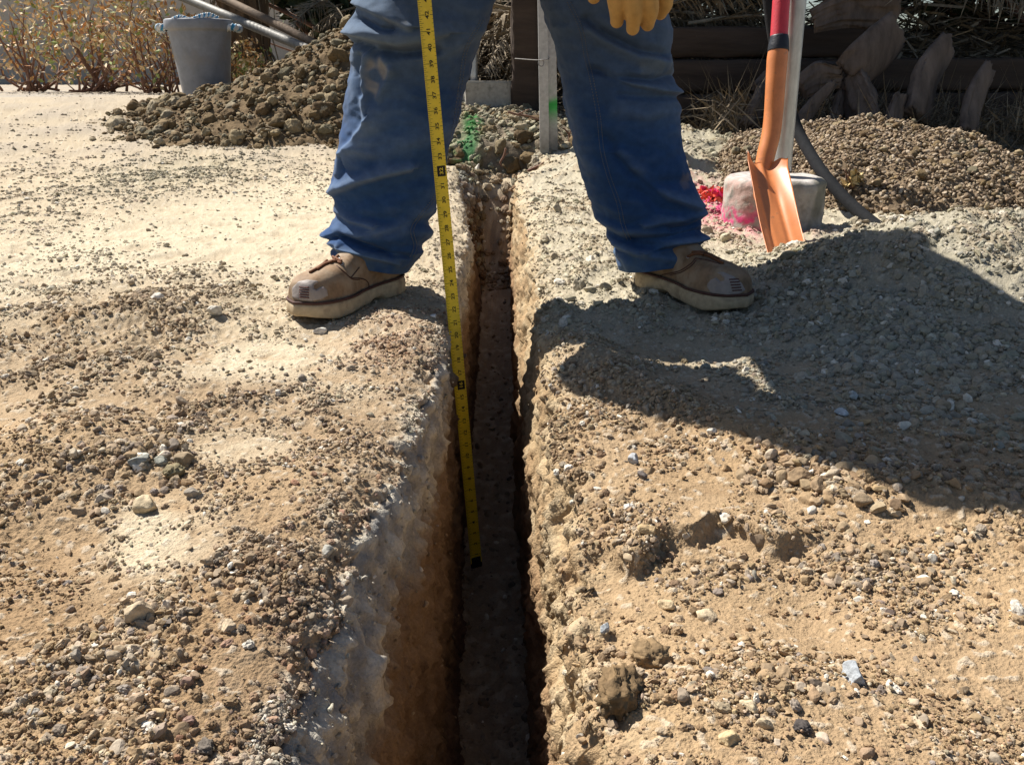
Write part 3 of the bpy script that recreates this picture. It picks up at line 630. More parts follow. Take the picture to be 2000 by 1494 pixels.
foldL = [([(683, 64), (741, 79), (778, 88), (823, 82), (870, 66)], .014, 26, 8), ([(692, 82), (735, 97), (790, 103), (850, 96)], -.014, 8, 16),
         ([(700, 6), (760, 36), (800, 54)], .012, 22, 9), ([(706, 40), (742, 58), (766, 60)], -.012, 8, 8),
         ([(722, 98), (713, 140), (711, 190), (718, 236)], .009, 7, 10), ([(764, 138), (752, 165), (738, 192)], .006, 9, 9), ([(697, 110), (692, 150), (706, 185)], -.008, 7, 7),
         ([(735, 95), (765, 140)], .006, 9, 12), ([(722, 240), (700, 268), (676, 300)], .012, 24, 12), ([(668, 300), (661, 340)], .006, 7, 9),
         ([(652, 376), (700, 356), (744, 342), (800, 330)], .013, 15, 9), ([(690, 395), (760, 375), (830, 350)], -.007, 18, 22), ([(655, 410), (690, 430), (730, 441)], .008, 10, 8), ([(735, 452), (800, 430), (835, 410)], .006, 14, 12),
         ([(634, 458), (665, 452), (700, 462)], .004, 12, 6), ([(634, 470), (662, 464), (705, 478), (765, 498), (800, 500)], -.010, 5, 7), ([(655, 466), (668, 484), (715, 497), (775, 516)], .006, 6, 6),
         ([(830, 120), (890, 95), (940, 60)], .006, 20, 14), ([(780, 160), (860, 175), (905, 170)], -.006, 25, 25), ([(720, 300), (800, 280), (870, 250)], .006, 26, 26)]
foldR = [([(1142, 38), (1193, 74), (1247, 99), (1298, 107)], -.010, 10, 10), ([(1150, 60), (1195, 88), (1247, 112), (1300, 122)], .008, 10, 16), ([(1155, 137), (1206, 152), (1282, 157), (1312, 150)], -.010, 8, 9),
         ([(1190, 146), (1240, 166), (1290, 176), (1324, 180)], .009, 12, 7), ([(1210, 186), (1262, 190), (1318, 190)], -.006, 7, 10), ([(1200, 215), (1260, 225), (1322, 215)], .005, 16, 16),
         ([(1181, 270), (1231, 335), (1282, 362), (1336, 358)], -.009, 14, 14), ([(1208, 300), (1254, 346), (1305, 384), (1360, 404)], .010, 14, 10), ([(1240, 370), (1290, 408), (1350, 425)], -.006, 12, 12),
         ([(1313, 450), (1350, 444), (1374, 432)], -.008, 6, 6), ([(1229, 467), (1305, 464), (1372, 453)], -.009, 6, 7), ([(1262, 493), (1318, 477), (1374, 466)], .007, 9, 6), ([(1260, 440), (1320, 432), (1372, 418)], .007, 12, 9), ([(1110, 180), (1130, 260), (1150, 330)], .005, 18, 14), ([(1205, 480), (1222, 505), (1230, 525)], .006, 8, 8),
         ([(1130, 20), (1160, 120), (1175, 200)], -.004, 18, 18)]
person = empty("person", (0.02, 1.78, 0.0), "person in baggy blue jeans, tan work boots and yellow gloves straddling the trench", "person")
dirtL = [([(724, 96), (748, 112), (766, 140), (752, 162), (738, 194), (716, 196), (712, 150)], (.23, .23, .225), .85), ([(690, 150), (706, 160), (712, 195), (705, 190), (690, 170)], (.25, .25, .25), .6), ([(750, 30), (800, 40), (805, 60), (760, 50)], (.24, .24, .23), .6)]
dirtR = [([(1240, 105), (1315, 105), (1320, 150), (1250, 150)], (.16, .19, .2), .35), ([(1330, 330), (1356, 340), (1352, 372), (1335, 375)], (.24, .19, .17), .4)]
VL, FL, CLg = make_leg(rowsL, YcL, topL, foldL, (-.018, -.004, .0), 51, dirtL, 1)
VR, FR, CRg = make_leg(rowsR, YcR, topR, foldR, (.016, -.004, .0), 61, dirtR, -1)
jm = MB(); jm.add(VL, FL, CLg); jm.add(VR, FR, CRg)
# seat of the jeans
Vh, Fh = tube([(.02, 2.08, .72), (.02, 2.10, .82), (.018, 2.04, .91), (.015, 1.96, .97)], [.16, .205, .20, .18], 40, 48, (1.05, .85), upref=(1, 0, 0)); jm.add(Vh, Fh, (.016, .04, .105))
jeans = jm.build("jeans", M['denim'], person)
bvhJ = BVHTree.FromPolygons([Vector(v) for v in np.concatenate([VL, VR])], [tuple(f) for f in np.concatenate([FL, FR+len(VL)])])
def stick(bvh, pts, off=.0006, n=None):
    out = []
    P2 = catmull(np.array([[a, b, 0] for a, b in pts], float), n)[:, :2] if n else pts
    for a, b in P2:
        d = ray(a, b); d = d/np.linalg.norm(d); h = bvh.ray_cast(Vector(CAM), Vector(d))
        if h[0] is not None: out.append(np.array(h[0])+np.array(h[1])*off*(1 if np.dot(h[1], d) < 0 else -1))
    return np.array(out)
def stitches(name, bvh, paths, m, parent, r=.0007, dash=True):
    mb = MB()
    for pts in paths:
        L = sum(math.dist(a, b) for a, b in zip(pts[:-1], pts[1:])); P3 = stick(bvh, pts, .0004, max(6, int(L/1.1)))
        step = 4 if dash else 0
        if dash:
            for i in range(0, len(P3)-3, step):
                if np.linalg.norm(P3[i+2]-P3[i]) < .02: mb.add(*tube(P3[i:i+3], r, 3, 5))
        elif len(P3) > 3: mb.add(*tube(P3, r, len(P3), 6))
    return mb.build(name, m, parent)
inL = [(938, 40), (908, 95), (897, 160), (886, 235), (876, 290), (866, 330), (846, 385), (815, 425), (802, 450), (808, 480), (800, 505)]
inR = [(1108, 5), (1132, 60), (1141, 110), (1153, 160), (1166, 230), (1172, 290), (1186, 345), (1204, 395), (1214, 440), (1226, 470)]
for path_, ox_ in ((inL, 6), (inR, 7)): stitches("seam_stitching", bvhJ, [path_, [(x+ox_, y) for x, y in path_]], M['thread'], person)

# ------------------------------------------------------------------ boots
def boot_shape(nt, nph):
    t = np.linspace(0, 1, nt); L = .292
    tt = .5-.5*np.cos(np.pi*t); x = tt*L
    A = np.interp(tt, [0, .06, .15, .35, .5, .66, .78, .88, .95, 1], [.012, .027, .035, .033, .037, .046, .0475, .044, .034, .001])
    Hh = np.interp(tt, [0, .04, .12, .25, .34, .42, .52, .6, .68, .76, .84, .91, .96, 1], [.05, .085, .098, .098, .094, .084, .072, .066, .062, .057, .052, .046, .036, .003])
    for arr in (A, Hh):
        k = np.hanning(9); k /= k.sum(); arr[4:-4] = np.convolve(arr, k, 'valid')
    ph = np.linspace(0, np.pi, nph); c, s_ = np.cos(ph), np.sin(ph)
    y = A[:, None]*np.sign(c)*np.abs(c)**.75; z = .028+Hh[:, None]*np.abs(s_)**.72
    cen = np.interp(tt, [0, .5, 1], [0, -.004, .006])
    X = np.repeat(x[:, None], nph, 1)
    V = np.stack([X, y+cen[:, None], z], -1).reshape(-1, 3)
    V[:, 2] -= .0022*np.exp(-((V[:, 0]/L-.60-.03*np.sin(V[:, 1]*60))/.012)**2)+.0018*np.exp(-((V[:, 0]/L-.66+.02*np.sin(V[:, 1]*50))/.010)**2)+.0016*np.exp(-((V[:, 0]/L-.54)/.010)**2)
    V[:, 2] += .0016*noise(V, 28, 3)+.0015*noise(V*np.array([2.2, .6, 1]), 36, 4)*ss(.75, .5, V[:, 0]/L)
    V[:, 1] += .0015*noise(V, 24, 5)
    V[:, 2] += np.interp(V[:, 0]/L, [0, .7, 1], [0, 0, .008])
    return V
def outline(off, n=140):
    a = np.linspace(0, 2*np.pi, n, endpoint=False)
    t = .5-.5*np.cos(a); w = np.interp(t, [0, .05, .15, .35, .5, .66, .78, .88, .95, 1], [0, .027, .036, .034, .038, .048, .050, .045, .031, 0])+off*np.sin(np.clip(a % np.pi, 0, np.pi))**.3
    k = np.array([1, 2, 3, 2, 1.])/9; w = np.convolve(np.pad(w, 2, mode='wrap'), k, 'valid')
    return -off+t*(.292+2*off), np.where(a < np.pi, w, -w)+np.interp(t, [0, .5, 1], [0, -.004, .006])
def make_boot(heel, toe, medial, patchpoly, stripes, laces, seams, zb, eyes):
    heel = np.array(heel); toe = np.array(toe); f = (toe-heel)/np.linalg.norm(toe-heel); lat = np.array([-f[1], f[0]])
    def T(V): return np.stack([heel[0]+(V[:, 0]-.045)*f[0]+V[:, 1]*lat[0]*medial, heel[1]+(V[:, 0]-.045)*f[1]+V[:, 1]*lat[1]*medial, V[:, 2]+zb], 1)
    nt_, nph = 170, 130
    V = T(boot_shape(nt_, nph)); F = grid_faces(nt_, nph)
    boot = mesh_np("boot", V, F, M['leather'], person)
    bv = BVHTree.FromPolygons([Vector(v) for v in V], [tuple(q) for q in F])
    # outsole
    mb = MB(); layers = []
    ox, oy = outline(.006)
    xt = np.clip(ox/.292, 0, 1)
    bot = np.interp(xt, [0, .05, .27, .30, .40, .44, .8, 1], [.004, 0, 0, .010, .010, .002, 0, .012]); top = np.interp(xt, [0, .3, .6, 1], [.036, .034, .030, .036])
    prof = [(-.006, 0, 1), (-.002, .06, 1), (0, .2, 1), (0, .8, 1), (-.002, .95, 1), (-.006, 1, 1)]
    for dx, h, _ in prof:
        x2, y2 = outline(.006+dx); layers.append(np.stack([x2, y2, bot+(top-bot)*h], 1))
    nl = len(layers); n = len(ox); VS = np.concatenate(layers+[[[.14, 0, .012]], [[.14, 0, .033]]]); FS = [grid_faces(nl, n, True)]
    k = np.arange(n); k1 = (k+1) % n; FS += [np.stack([k1, k, np.full(n, nl*n)], 1), np.stack([(nl-1)*n+k, (nl-1)*n+k1, np.full(n, nl*n+1)], 1)]
    mb.add(T(VS), FS); so = mb.build("sole", M['sole']); put(so, boot)
    # welt with stitches
    wl, wy = outline(.0035); wtop = np.interp(np.clip(wl/.292, 0, 1), [0, .3, .6, 1], [.0375, .0355, .0315, .0378])
    W3 = T(np.stack([wl, wy, wtop], 1)); mb = MB(); mb.add(*tube(np.concatenate([W3, W3[:1]]), .0027, 280, 8, cap=False)); w_ = mb.build("welt", M['welt']); put(w_, boot)
    # rubber toe guard: raised piece of the toe
    px, py = proj(V); d = polyd(px, py, list(patchpoly)+[patchpoly[0]]); ins = inside(px, py, patchpoly); sd = np.where(ins, d, -d)
    Vn = np.cross(np.gradient(V.reshape(nt_, nph, 3), axis=0).reshape(-1, 3), np.gradient(V.reshape(nt_, nph, 3), axis=1).reshape(-1, 3)); Vn /= np.linalg.norm(Vn, axis=1)[:, None]+1e-9
    if np.mean(Vn[:, 2]) < 0: Vn = -Vn
    facing = ((V-CAM)*Vn).sum(1) < .15
    sd = np.where(facing, sd, -9)
    keep = (sd[F] > -1.6).all(1); V2 = V+Vn*(-.0004+.0030*ss(-1.2, 1.6, sd))[:, None]
    used = np.unique(F[keep]); mp = -np.ones(len(V), int); mp[used] = np.arange(len(used))
    g_ = mesh_np("toe_guard", V2[used], mp[F[keep]], M['toe']); put(g_, boot)
    bvg = BVHTree.FromPolygons([Vector(v) for v in V2], [tuple(q) for q in F])
    mb = MB()
    for a, b in stripes:
        p3 = stick(bvg, [a, b], .0006, 8)
        if len(p3) > 3: mb.add(*tube(p3, .0012, len(p3), 6))
    st_ = mb.build("stripe_emblem", M['stripe']); put(st_, g_)
    mb = MB()
    for pts in seams:
        p3 = stick(bv, pts, .0004, 40)
        if len(p3) > 3: mb.add(*tube(p3, .0011, len(p3), 6))
    s2 = mb.build("seam", M['welt']); put(s2, boot)
    mb = MB()
    for pts in laces:
        p3 = stick(bv, pts, .0022, 24)
        if len(p3) > 3: mb.add(*tube(p3, .0028, len(p3), 8))
    l2 = mb.build("lace", M['lace']); put(l2, boot)
    for ex, ey in eyes:
        p3 = stick(bv, [(ex+1.9*math.cos(q), ey+1.9*math.sin(q)) for q in np.linspace(0, 2*np.pi, 13)], .0006)
        if len(p3) > 8: e_ = mesh_np("eyelet", *tube(p3, .0009, 24, 6, cap=False), M['steel']); put(e_, boot)
    return boot, bv
z5 = lambda L: [(540+a/4.27, 300+b/4.27) for a, b in L]
z6 = lambda L: [(1000+a/3.932, 300+b/3.932) for a, b in L]
HL, TL = (-.250, 1.712), (-.382, 1.505); HR, TR = (.318, 1.758), (.455, 1.545)
zbL = float(H(-.33, 1.62))-.001; zbR = float(H(.39, 1.69))+.002
bl, bvl = make_boot(HL, TL, 1, z5([(135, 1200), (135, 1120), (185, 1070), (260, 1055), (330, 1062), (350, 1072), (312, 1095), (308, 1125), (332, 1140), (362, 1118), (392, 1113), (420, 1138), (428, 1185), (375, 1215), (290, 1232), (200, 1225)]),
  [z5([(192, 1112+i*21), (272, 1118+i*21)]) for i in range(5)],
  [z5([(440, 860), (420, 905), (350, 960), (280, 1000)]), z5([(520, 860), (470, 905), (400, 935), (340, 975)]), z5([(400, 930), (470, 905), (545, 920)]), z5([(450, 855), (500, 880), (545, 905)])],
  [z5([(500, 935), (560, 985), (620, 1035), (690, 1040), (750, 1060), (770, 1110), (740, 1160)]), z5([(620, 1035), (650, 1000), (690, 950)]), z5([(512, 945), (572, 997), (630, 1047), (692, 1052)])], zbL, z5([(548, 922), (520, 880)]))
br, bvr = make_boot(HR, TR, -1, z6([(1503, 1000), (1530, 970), (1570, 955), (1600, 985), (1628, 980), (1632, 955), (1605, 930), (1578, 915), (1620, 912), (1700, 945), (1765, 1000), (1790, 1050), (1745, 1080), (1620, 1090), (1530, 1072), (1503, 1032)]),
  [z6([(1668+i*6, 968+i*21), (1740+i*6, 964+i*21)]) for i in range(5)],
  [z6([(1350, 795), (1420, 775), (1500, 790), (1590, 815)]), z6([(1380, 765), (1460, 765), (1540, 790)]), z6([(1500, 785), (1560, 820), (1620, 850)])],
  [z6([(1410, 805), (1370, 850), (1290, 900), (1210, 920), (1150, 935), (1140, 970), (1180, 1030)]), z6([(1410, 805), (1500, 820), (1600, 850)]), z6([(1416, 818), (1378, 862), (1298, 912), (1215, 932)])], zbR, z6([(1352, 797), (1392, 768)]))
bl["label"] = "sunlit tan boot on the pale bank"; br["label"] = "shaded boot on the gravelly bank"

# ------------------------------------------------------------------ person: body, shirt, head, gloves
def skin_obj(name, verts, edges, radii, m, parent, sub=2, root=0):
    me = bpy.data.meshes.new(name); me.from_pydata([tuple(v) for v in verts], edges, []); o = bpy.data.objects.new(name, me); COL.objects.link(o)
    sk = o.modifiers.new("skin", 'SKIN'); sk.use_smooth_shade = True
    for i, r in enumerate(radii): me.skin_vertices[0].data[i].radius = (r, r) if np.ndim(r) == 0 else r
    for i in range(len(verts)): me.skin_vertices[0].data[i].use_root = (i == root)
    ms = o.modifiers.new("sub", 'SUBSURF'); ms.levels = sub; ms.render_levels = sub
    me.materials.append(m); put(o, parent); return o
tp = lambda s_: None
handR = np.array([-.185, 1.60, .80]); handL = at(1240, -70, 1.50)
bv_ = [(.02, 2.08, .82), (.015, 1.92, .95), (.01, 1.66, 1.06), (.01, 1.46, 1.10), (.01, 1.36, 1.12), (.01, 1.29, 1.14), (.01, 1.22, 1.16), (.01, 1.15, 1.17),  # upper body is out of view, guessed and posed for its cast shadow
       (-.22, 1.41, 1.07), (-.385, 1.64, .80), (-.24, 1.635, .71), (.24, 1.42, 1.07), (.45, 1.52, .86), (.28, 1.56, .68),
       (-.09, 2.08, .79), (-.165, 1.76, .47), (-.275, 1.745, .12), (.12, 2.08, .79), (.215, 1.77, .47), (.315, 1.775, .12)]
be_ = [(0, 1), (1, 2), (2, 3), (3, 4), (4, 5), (5, 6), (6, 7), (3, 8), (8, 9), (9, 10), (3, 11), (11, 12), (12, 13), (0, 14), (14, 15), (15, 16), (0, 17), (17, 18), (18, 19)]
brr = [.14, .125, .14, .13, .06, .062, .088, .075, .062, .046, .034, .062, .046, .034, .09, .06, .04, .09, .06, .04]
body = skin_obj("body", bv_, be_, brr, M['skin'], person)
# face, ears and hair
mb = MB(); hv, hf = ICO[4]; hv = hv*np.array([.078, .098, .112]); hv[:, 2] -= .012*ss(.02, -.1, hv[:, 2])
nose = np.exp(-((hv[:, 0]/.013)**2+((hv[:, 2]+.012)/.026)**2))*(hv[:, 1] < 0); hv[:, 1] -= .022*nose
for sx_ in (-.031, .031): hv[:, 1] += .008*np.exp(-(((hv[:, 0]-sx_)/.014)**2+((hv[:, 2]-.016)/.010)**2))*(hv[:, 1] < 0)
hv[:, 1] += .004*np.exp(-((hv[:, 0]/.024)**2+((hv[:, 2]+.052)/.004)**2))*(hv[:, 1] < 0)
tilt = R(-58); ct_, st_ = math.cos(tilt), math.sin(tilt); Rx = np.array([[1, 0, 0], [0, ct_, st_], [0, -st_, ct_]])
HC = np.array([.01, 1.18, 1.165]); mb.add(hv@Rx.T+HC, hf)
for sx_ in (-1, 1):
    ev, ef = ICO[3]; mb.add((ev*np.array([.009, .02, .032])+np.array([sx_*.08, .008, -.005]))@Rx.T+HC, ef)
mb.build("head", M['skin'], person)
mb = MB(); v_, f_ = ICO[4]; v_ = v_*np.array([.086, .107, .122]); keep = ((v_[:, 2] > .03-v_[:, 1]*.75) | (v_[:, 1] > .05))[f_].all(1)
v_ = v_+v_/np.linalg.norm(v_, axis=1)[:, None]*(.006*noise(v_, 60, 9))[:, None]; mb.add(v_@Rx.T+HC, f_[keep]); mb.build("hair", M['hair'], person)
shirt = skin_obj("shirt", [(.02, 2.06, .86), (.015, 1.90, .94), (-.01, 1.63, 1.0), (.01, 1.46, 1.07), (.01, 1.38, 1.12), (-.23, 1.41, 1.07), (-.385, 1.64, .80), (-.26, 1.63, .72), (.25, 1.42, 1.07), (.455, 1.52, .86), (.30, 1.56, .72)],
  [(0, 1), (1, 2), (2, 3), (3, 4), (3, 5), (5, 6), (6, 7), (3, 8), (8, 9), (9, 10)], [(.21, .17), (.23, .19), (.25, .24), (.21, .19), .095, .12, .105, .085, .10, .075, .055], M['shirt'], person)  # torso and sleeves bulked out, out of view, to fill the cast shadow
def glove(name, wrist, knuck, fingers, thumb, rad, label, palm_n):
    mb = MB(); w = np.array(wrist); K = [np.array(k) for k in knuck]
    for i in range(4):
        mb.add(*tube([w+(K[i]-w)*.05, w+(K[i]-w)*.6, K[i]], [rad*1.25, rad*1.18, rad*1.05], 20, 14))
        f = [K[i]]+[np.array(p) for p in fingers[i]]
        mb.add(*tube(f, [rad*1.03, rad*1.02, rad*.98, rad*.72], 30, 16))
        t_, tf = ICO[3]; mb.add(t_*rad*.76+f[-1], tf)
    mb.add(*tube([np.array(p) for p in thumb], [rad*1.3, rad*1.15, rad*1.0, rad*.7], 30, 16)); t_, tf = ICO[3]; mb.add(t_*rad*.74+np.array(thumb[-1]), tf)
    wd = w-(sum(K)/4-w)*.75; mb.add(*tube([w+(w-wd)*.3, w, wd], [rad*2.0, rad*1.9, rad*2.3], 20, 20))
    o = mb.build(name, M['glove'], person); o["label"] = label
    rm = o.modifiers.new("remesh", 'REMESH'); rm.mode = 'VOXEL'; rm.voxel_size = .0022; rm.use_smooth_shade = True
    smo = o.modifiers.new("smooth", 'SMOOTH'); smo.factor = .5; smo.iterations = 3
    return o
A_ = lambda x, y, Y: at(x, y, Y)
glove("glove", A_(1245, -150, 1.535), [A_(1198, -58, 1.49), A_(1228, -58, 1.483), A_(1262, -56, 1.487), A_(1292, -48, 1.50)],
      [[A_(1200, -20, 1.482), A_(1205, 12, 1.487), A_(1205, 42, 1.50)], [A_(1232, -14, 1.473), A_(1238, 22, 1.478), A_(1236, 56, 1.495)], [A_(1266, -14, 1.477), A_(1270, 18, 1.482), A_(1265, 48, 1.50)], [A_(1296, -16, 1.497), A_(1297, 8, 1.505), A_(1290, 26, 1.52)]],
      [A_(1220, -130, 1.52), A_(1190, -80, 1.50), A_(1166, -40, 1.495), A_(1160, -5, 1.50)], .0148, "worn yellow leather glove resting on the thigh", None)
dz_ = lambda L: [(a, b, c-.14) for a, b, c in L]
glove("glove", (-.20, 1.615, .725), dz_([(-.225, 1.565, .80), (-.215, 1.56, .785), (-.205, 1.56, .77), (-.195, 1.565, .755)]),
      [dz_(q) for q in [[(-.195, 1.53, .80), (-.165, 1.545, .80), (-.155, 1.57, .80)], [(-.185, 1.525, .78), (-.155, 1.54, .78), (-.145, 1.565, .78)], [(-.175, 1.53, .762), (-.15, 1.545, .762), (-.14, 1.568, .762)], [(-.17, 1.54, .745), (-.15, 1.55, .745), (-.14, 1.57, .745)]]],
      dz_([(-.205, 1.62, .86), (-.185, 1.63, .83), (-.17, 1.62, .81), (-.155, 1.60, .80)]), .0135, "yellow glove gripping the tape", None)

# ------------------------------------------------------------------ tape measure
B0 = at(931, 1103, 1.55); 
def tape_pt(si):                           # inches from the hook, straight blade leaning left and slightly back
    return TB+TD*(si*.0254)
TB = B0; top42 = at(831.5, 30, 1.53); TD = (top42-TB)/np.linalg.norm(top42-TB)
sc_ = np.linalg.norm(top42-TB)/(42*.0254)
TD = TD*sc_
tape = empty("tape_measure", tuple(TB), "yellow steel tape measure standing in the trench in front of the left leg", "tape measure")
td = TD/np.linalg.norm(TD); vdir = TB+td*.5-CAM; vdir /= np.linalg.norm(vdir)
tx = np.cross(td, vdir); tx = tx/np.linalg.norm(tx); tx = tx if tx[0] > 0 else -tx
tn = np.cross(tx, td); tn = tn if tn[1] < 0 else -tn
ROT = R(-14); tx2 = tx*math.cos(ROT)+tn*math.sin(ROT); tn2 = tn*math.cos(ROT)-tx*math.sin(ROT)
HW = .0118
def tsurf(u, si, off=0.0):                 # u -1..1 across
    return TB+td*(si*.0254*sc_)+tx2*(u*HW)+tn2*(.0016*(1-u*u)*(-1)+off)
us = np.linspace(-1, 1, 9); sis = np.linspace(.2, 48.5, 120)
V = np.array([tsurf(u, q, 0) for q in sis for u in us]); V2 = np.array([tsurf(u, q, -.0003) for q in sis for u in us])
mb = MB(); mb.add(V, grid_faces(120, 9)); mb.add(V2, grid_faces(120, 9)); blade = mb.build("blade", M['tape'], tape)
ink = MB(); red = MB()
def quad(mbx, u0, u1, s0, s1, off=.00035):
    n = 4; uu = np.linspace(u0, u1, n); mbx.add(np.array([tsurf(u, q, off) for q in (s0, s1) for u in uu]), grid_faces(2, n))
for k in range(16, 16*48):
    q = k/16; big_ = k % 16 == 0; half = k % 8 == 0; quar = k % 4 == 0
    if not (quar or k % 2 == 0): continue
    ln = 1.1 if big_ else .62 if half else .48 if quar else .3
    th_ = .028 if big_ else .02
    quad(ink, -1, -1+ln, q-th_/2, q+th_/2)
    if half or quar: quad(ink, 1-ln*.35, 1, q-th_/2, q+th_/2)
def text_mesh(s):
    cu = bpy.data.curves.new("figure", 'FONT'); cu.body = s; cu.size = 1; cu.align_x = 'CENTER'; cu.align_y = 'CENTER'; cu.resolution_u = 3; cu.offset = .018
    o = bpy.data.objects.new("figure", cu); COL.objects.link(o); dg = bpy.context.evaluated_depsgraph_get(); me = o.evaluated_get(dg).to_mesh()
    me.calc_loop_triangles()
    V = np.array([v.co[:] for v in me.vertices]); F = np.array([t.vertices[:] for t in me.loop_triangles])
    o.evaluated_get(dg).to_mesh_clear(); bpy.data.objects.remove(o); bpy.data.curves.remove(cu); return V, F
for n in range(1, 49):
    V, F = text_mesh(str(n)); 
    h = .62
    # figures lie along the blade, reading with their tops to the left
    u = .22-V[:, 1]*h*1.18; q = n-.0+V[:, 0]*h*.80+.34*0
    foot = n % 16 == 0
    if foot:
        quad(ink, -.42, .80, n-.36, n+.36, .0004)
        mb2 = red; V3 = np.array([tsurf(a, b, .00075) for a, b in zip(u, q)]); tape_yel = V3
        yel = MB(); yel.add(V3, F); yel_l = [yel] if 'yel_l' not in globals() else yel_l+[yel]
    else:
        ink.add(np.array([tsurf(a, b, .0005) for a, b in zip(u, q)]), F)
mk = ink.build("markings", M['ink']); put(mk, blade); [put(q_.build("foot_figure", M['tape']), blade) for q_ in yel_l]
mb = MB(); mb.add(*box(tsurf(0, -.0, .0), (.024, .004, .014), np.stack([tx2, tn2, td], 1), .0015)); mb.add(*box(tsurf(0, .35, .001), (.020, .0015, .02), np.stack([tx2, tn2, td], 1), .0005)); mb.build("hook", M['hose'], tape)
cpos = tsurf(0, 48.8); mb = MB(); mb.add(*box(cpos+np.array([0, .025, .03]), (.035, .075, .075), None, .012)); mb.build("case", M['caseplastic'], tape)

# ------------------------------------------------------------------ shovel
sh = empty("shovel", tuple(at(1530, 490, 2.24)), "orange trenching shovel with a red handle stuck in the gravel", "shovel")
mb = MB(); mb.add(*tube([at(1521, 80, 2.46), at(1526, 0, 2.49), at(1536, -160, 2.55), at(1548, -380, 2.64)], .0228, 30, 24)); mb.build("handle", M['red'], sh)
mb = MB(); mb.add(*tube([at(1520, 101, 2.453), at(1520.5, 92, 2.456), at(1521.5, 84, 2.458), at(1522, 71, 2.462)], [.0280, .0275, .0262, .0235], 16, 28)); mb.build("collar", M['collar'], sh)
mb = MB(); mb.add(*tube([at(1520, 99, 2.453), at(1518, 118, 2.448), at(1515, 160, 2.435), at(1511, 220, 2.42), at(1506, 262, 2.405), at(1497, 300, 2.388), at(1490, 335, 2.372), at(1486, 365, 2.352), at(1484, 385, 2.337), at(1485, 408, 2.322)], [.0262, .0275, .0262, .0252, .0250, .0245, .0235, .0205, .016, .004], 80, 28))
mb.build("socket", M['orange'], sh)
def blade_mesh():
    nb, na = 70, 49
    tc_ = at(1484, 322, 2.368); bc = at(1543, 530, 2.03); ax_ = bc-tc_; Lb = np.linalg.norm(ax_); ax_ /= Lb
    sd_ = at(1521, 330, 2.40)-at(1444, 340, 2.345); sd_ = sd_-ax_*(sd_@ax_); sd_ /= np.linalg.norm(sd_); nn = np.cross(sd_, ax_); nn = nn if nn[1] < 0 else -nn
    b = np.linspace(0, 1, nb)[:, None]; a = np.linspace(-1, 1, na)[None, :]
    hw = .056*(1-.02*b)
    P_ = tc_+ax_*(b*Lb)[..., None]+sd_*(a*hw)[..., None]
    dz = (.036-.022*ss(0, .75, b))*np.abs(a)**2.2-.010*np.exp(-(a/.2)**2)*ss(.55, .05, b)*(-1)*.9 + .0035*np.exp(-((np.abs(a)-.42)/.13)**2)*ss(.15, .4, b)*(-1)
    P_ = P_+nn*dz[..., None]
    # rolled step at the top of the blade, corners rounded
    k = np.clip(1-b/.09, 0, 1)**1.5*ss(.35, .8, np.abs(a)); P_ = P_+nn*(.010*k)[..., None]; P_ = P_+ax_*(np.clip(1-b/.15, 0, 1)*.016*ss(.78, 1, np.abs(a))*(np.abs(a) > .78))[..., None]
    V = P_.reshape(-1, 3); nrm = np.cross(np.gradient(P_, axis=0).reshape(-1, 3), np.gradient(P_, axis=1).reshape(-1, 3)); nrm /= np.linalg.norm(nrm, axis=1)[:, None]
    m = MB(); n_ = len(V); F = grid_faces(nb, na); V2 = V-nrm*.0022
    rim = np.concatenate([np.arange(na), np.arange(1, nb)*na+na-1, (nb-1)*na+np.arange(na-2, -1, -1), np.arange(nb-2, 0, -1)*na]); r1 = np.roll(rim, -1)
    m.add(np.concatenate([V, V2]), [F, F[:, ::-1]+n_, np.stack([rim, r1, r1+n_, rim+n_], 1)]); return m
bo = blade_mesh().build("blade", M['orange'], sh)

# ------------------------------------------------------------------ steel post in its concrete footing
pb = at(1513, 437, 2.44); fc = np.array([at(1514, 345, 2.56)[0], 2.56, -.05]); ftop = at(1514, 345, 2.56)[2]
post = empty("steel_post", (fc[0], fc[1], 0.0), "round galvanised post set in a round concrete footing beside the shovel", "post")
n_ = 120; zz = np.linspace(-.08, ftop, 40)
prof = [(.146-.012*max(0, (z-ftop+.015)/.015)**2 if z > ftop-.015 else .146, z) for z in zz]+[(r, ftop+.001) for r in np.linspace(.128, .001, 20)]
V, F = lathe(prof, (fc[0], fc[1], 0), n_)
rad_ = V-np.array([fc[0], fc[1], 0]); rn = rad_.copy(); rn[:, 2] = 0; rl = np.linalg.norm(rn, axis=1); rn /= rl[:, None]+1e-6
side_ = (rl > .12); V += rn*(side_*(.005*noise(V, 14, 71)+.0025*noise(V, 45, 72)))[:, None]; edge = np.exp(-((V[:, 2]-ftop)/.012)**2)*side_; V -= rn*(edge*.006*np.maximum(noise(V, 30, 73)+.2, 0))[:, None]; V[:, 2] += .004*noise(V*np.array([1, 1, 0]), 16, 74)*(V[:, 2] > ftop-.01)
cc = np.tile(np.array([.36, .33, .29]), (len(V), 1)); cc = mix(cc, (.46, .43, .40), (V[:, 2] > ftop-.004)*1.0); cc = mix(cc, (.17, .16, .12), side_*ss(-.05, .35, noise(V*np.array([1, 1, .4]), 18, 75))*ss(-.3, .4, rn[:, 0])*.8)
pk = ss(.1, -.55, rn[:, 0])*side_; pk = pk*ss(-.35, .25, noise(V, 70, 78)+.6*noise(V, 22, 79)); cc = mix(cc, (.42, .24, .21), pk*.55); cc = mix(cc, (.62, .07, .20), pk*ss(.085, .02, V[:, 2]+.03*noise(V, 25, 76))*1.2)
mesh_np("footing", V, F, M['concrete'], post, col=np.clip(cc, .01, .9))
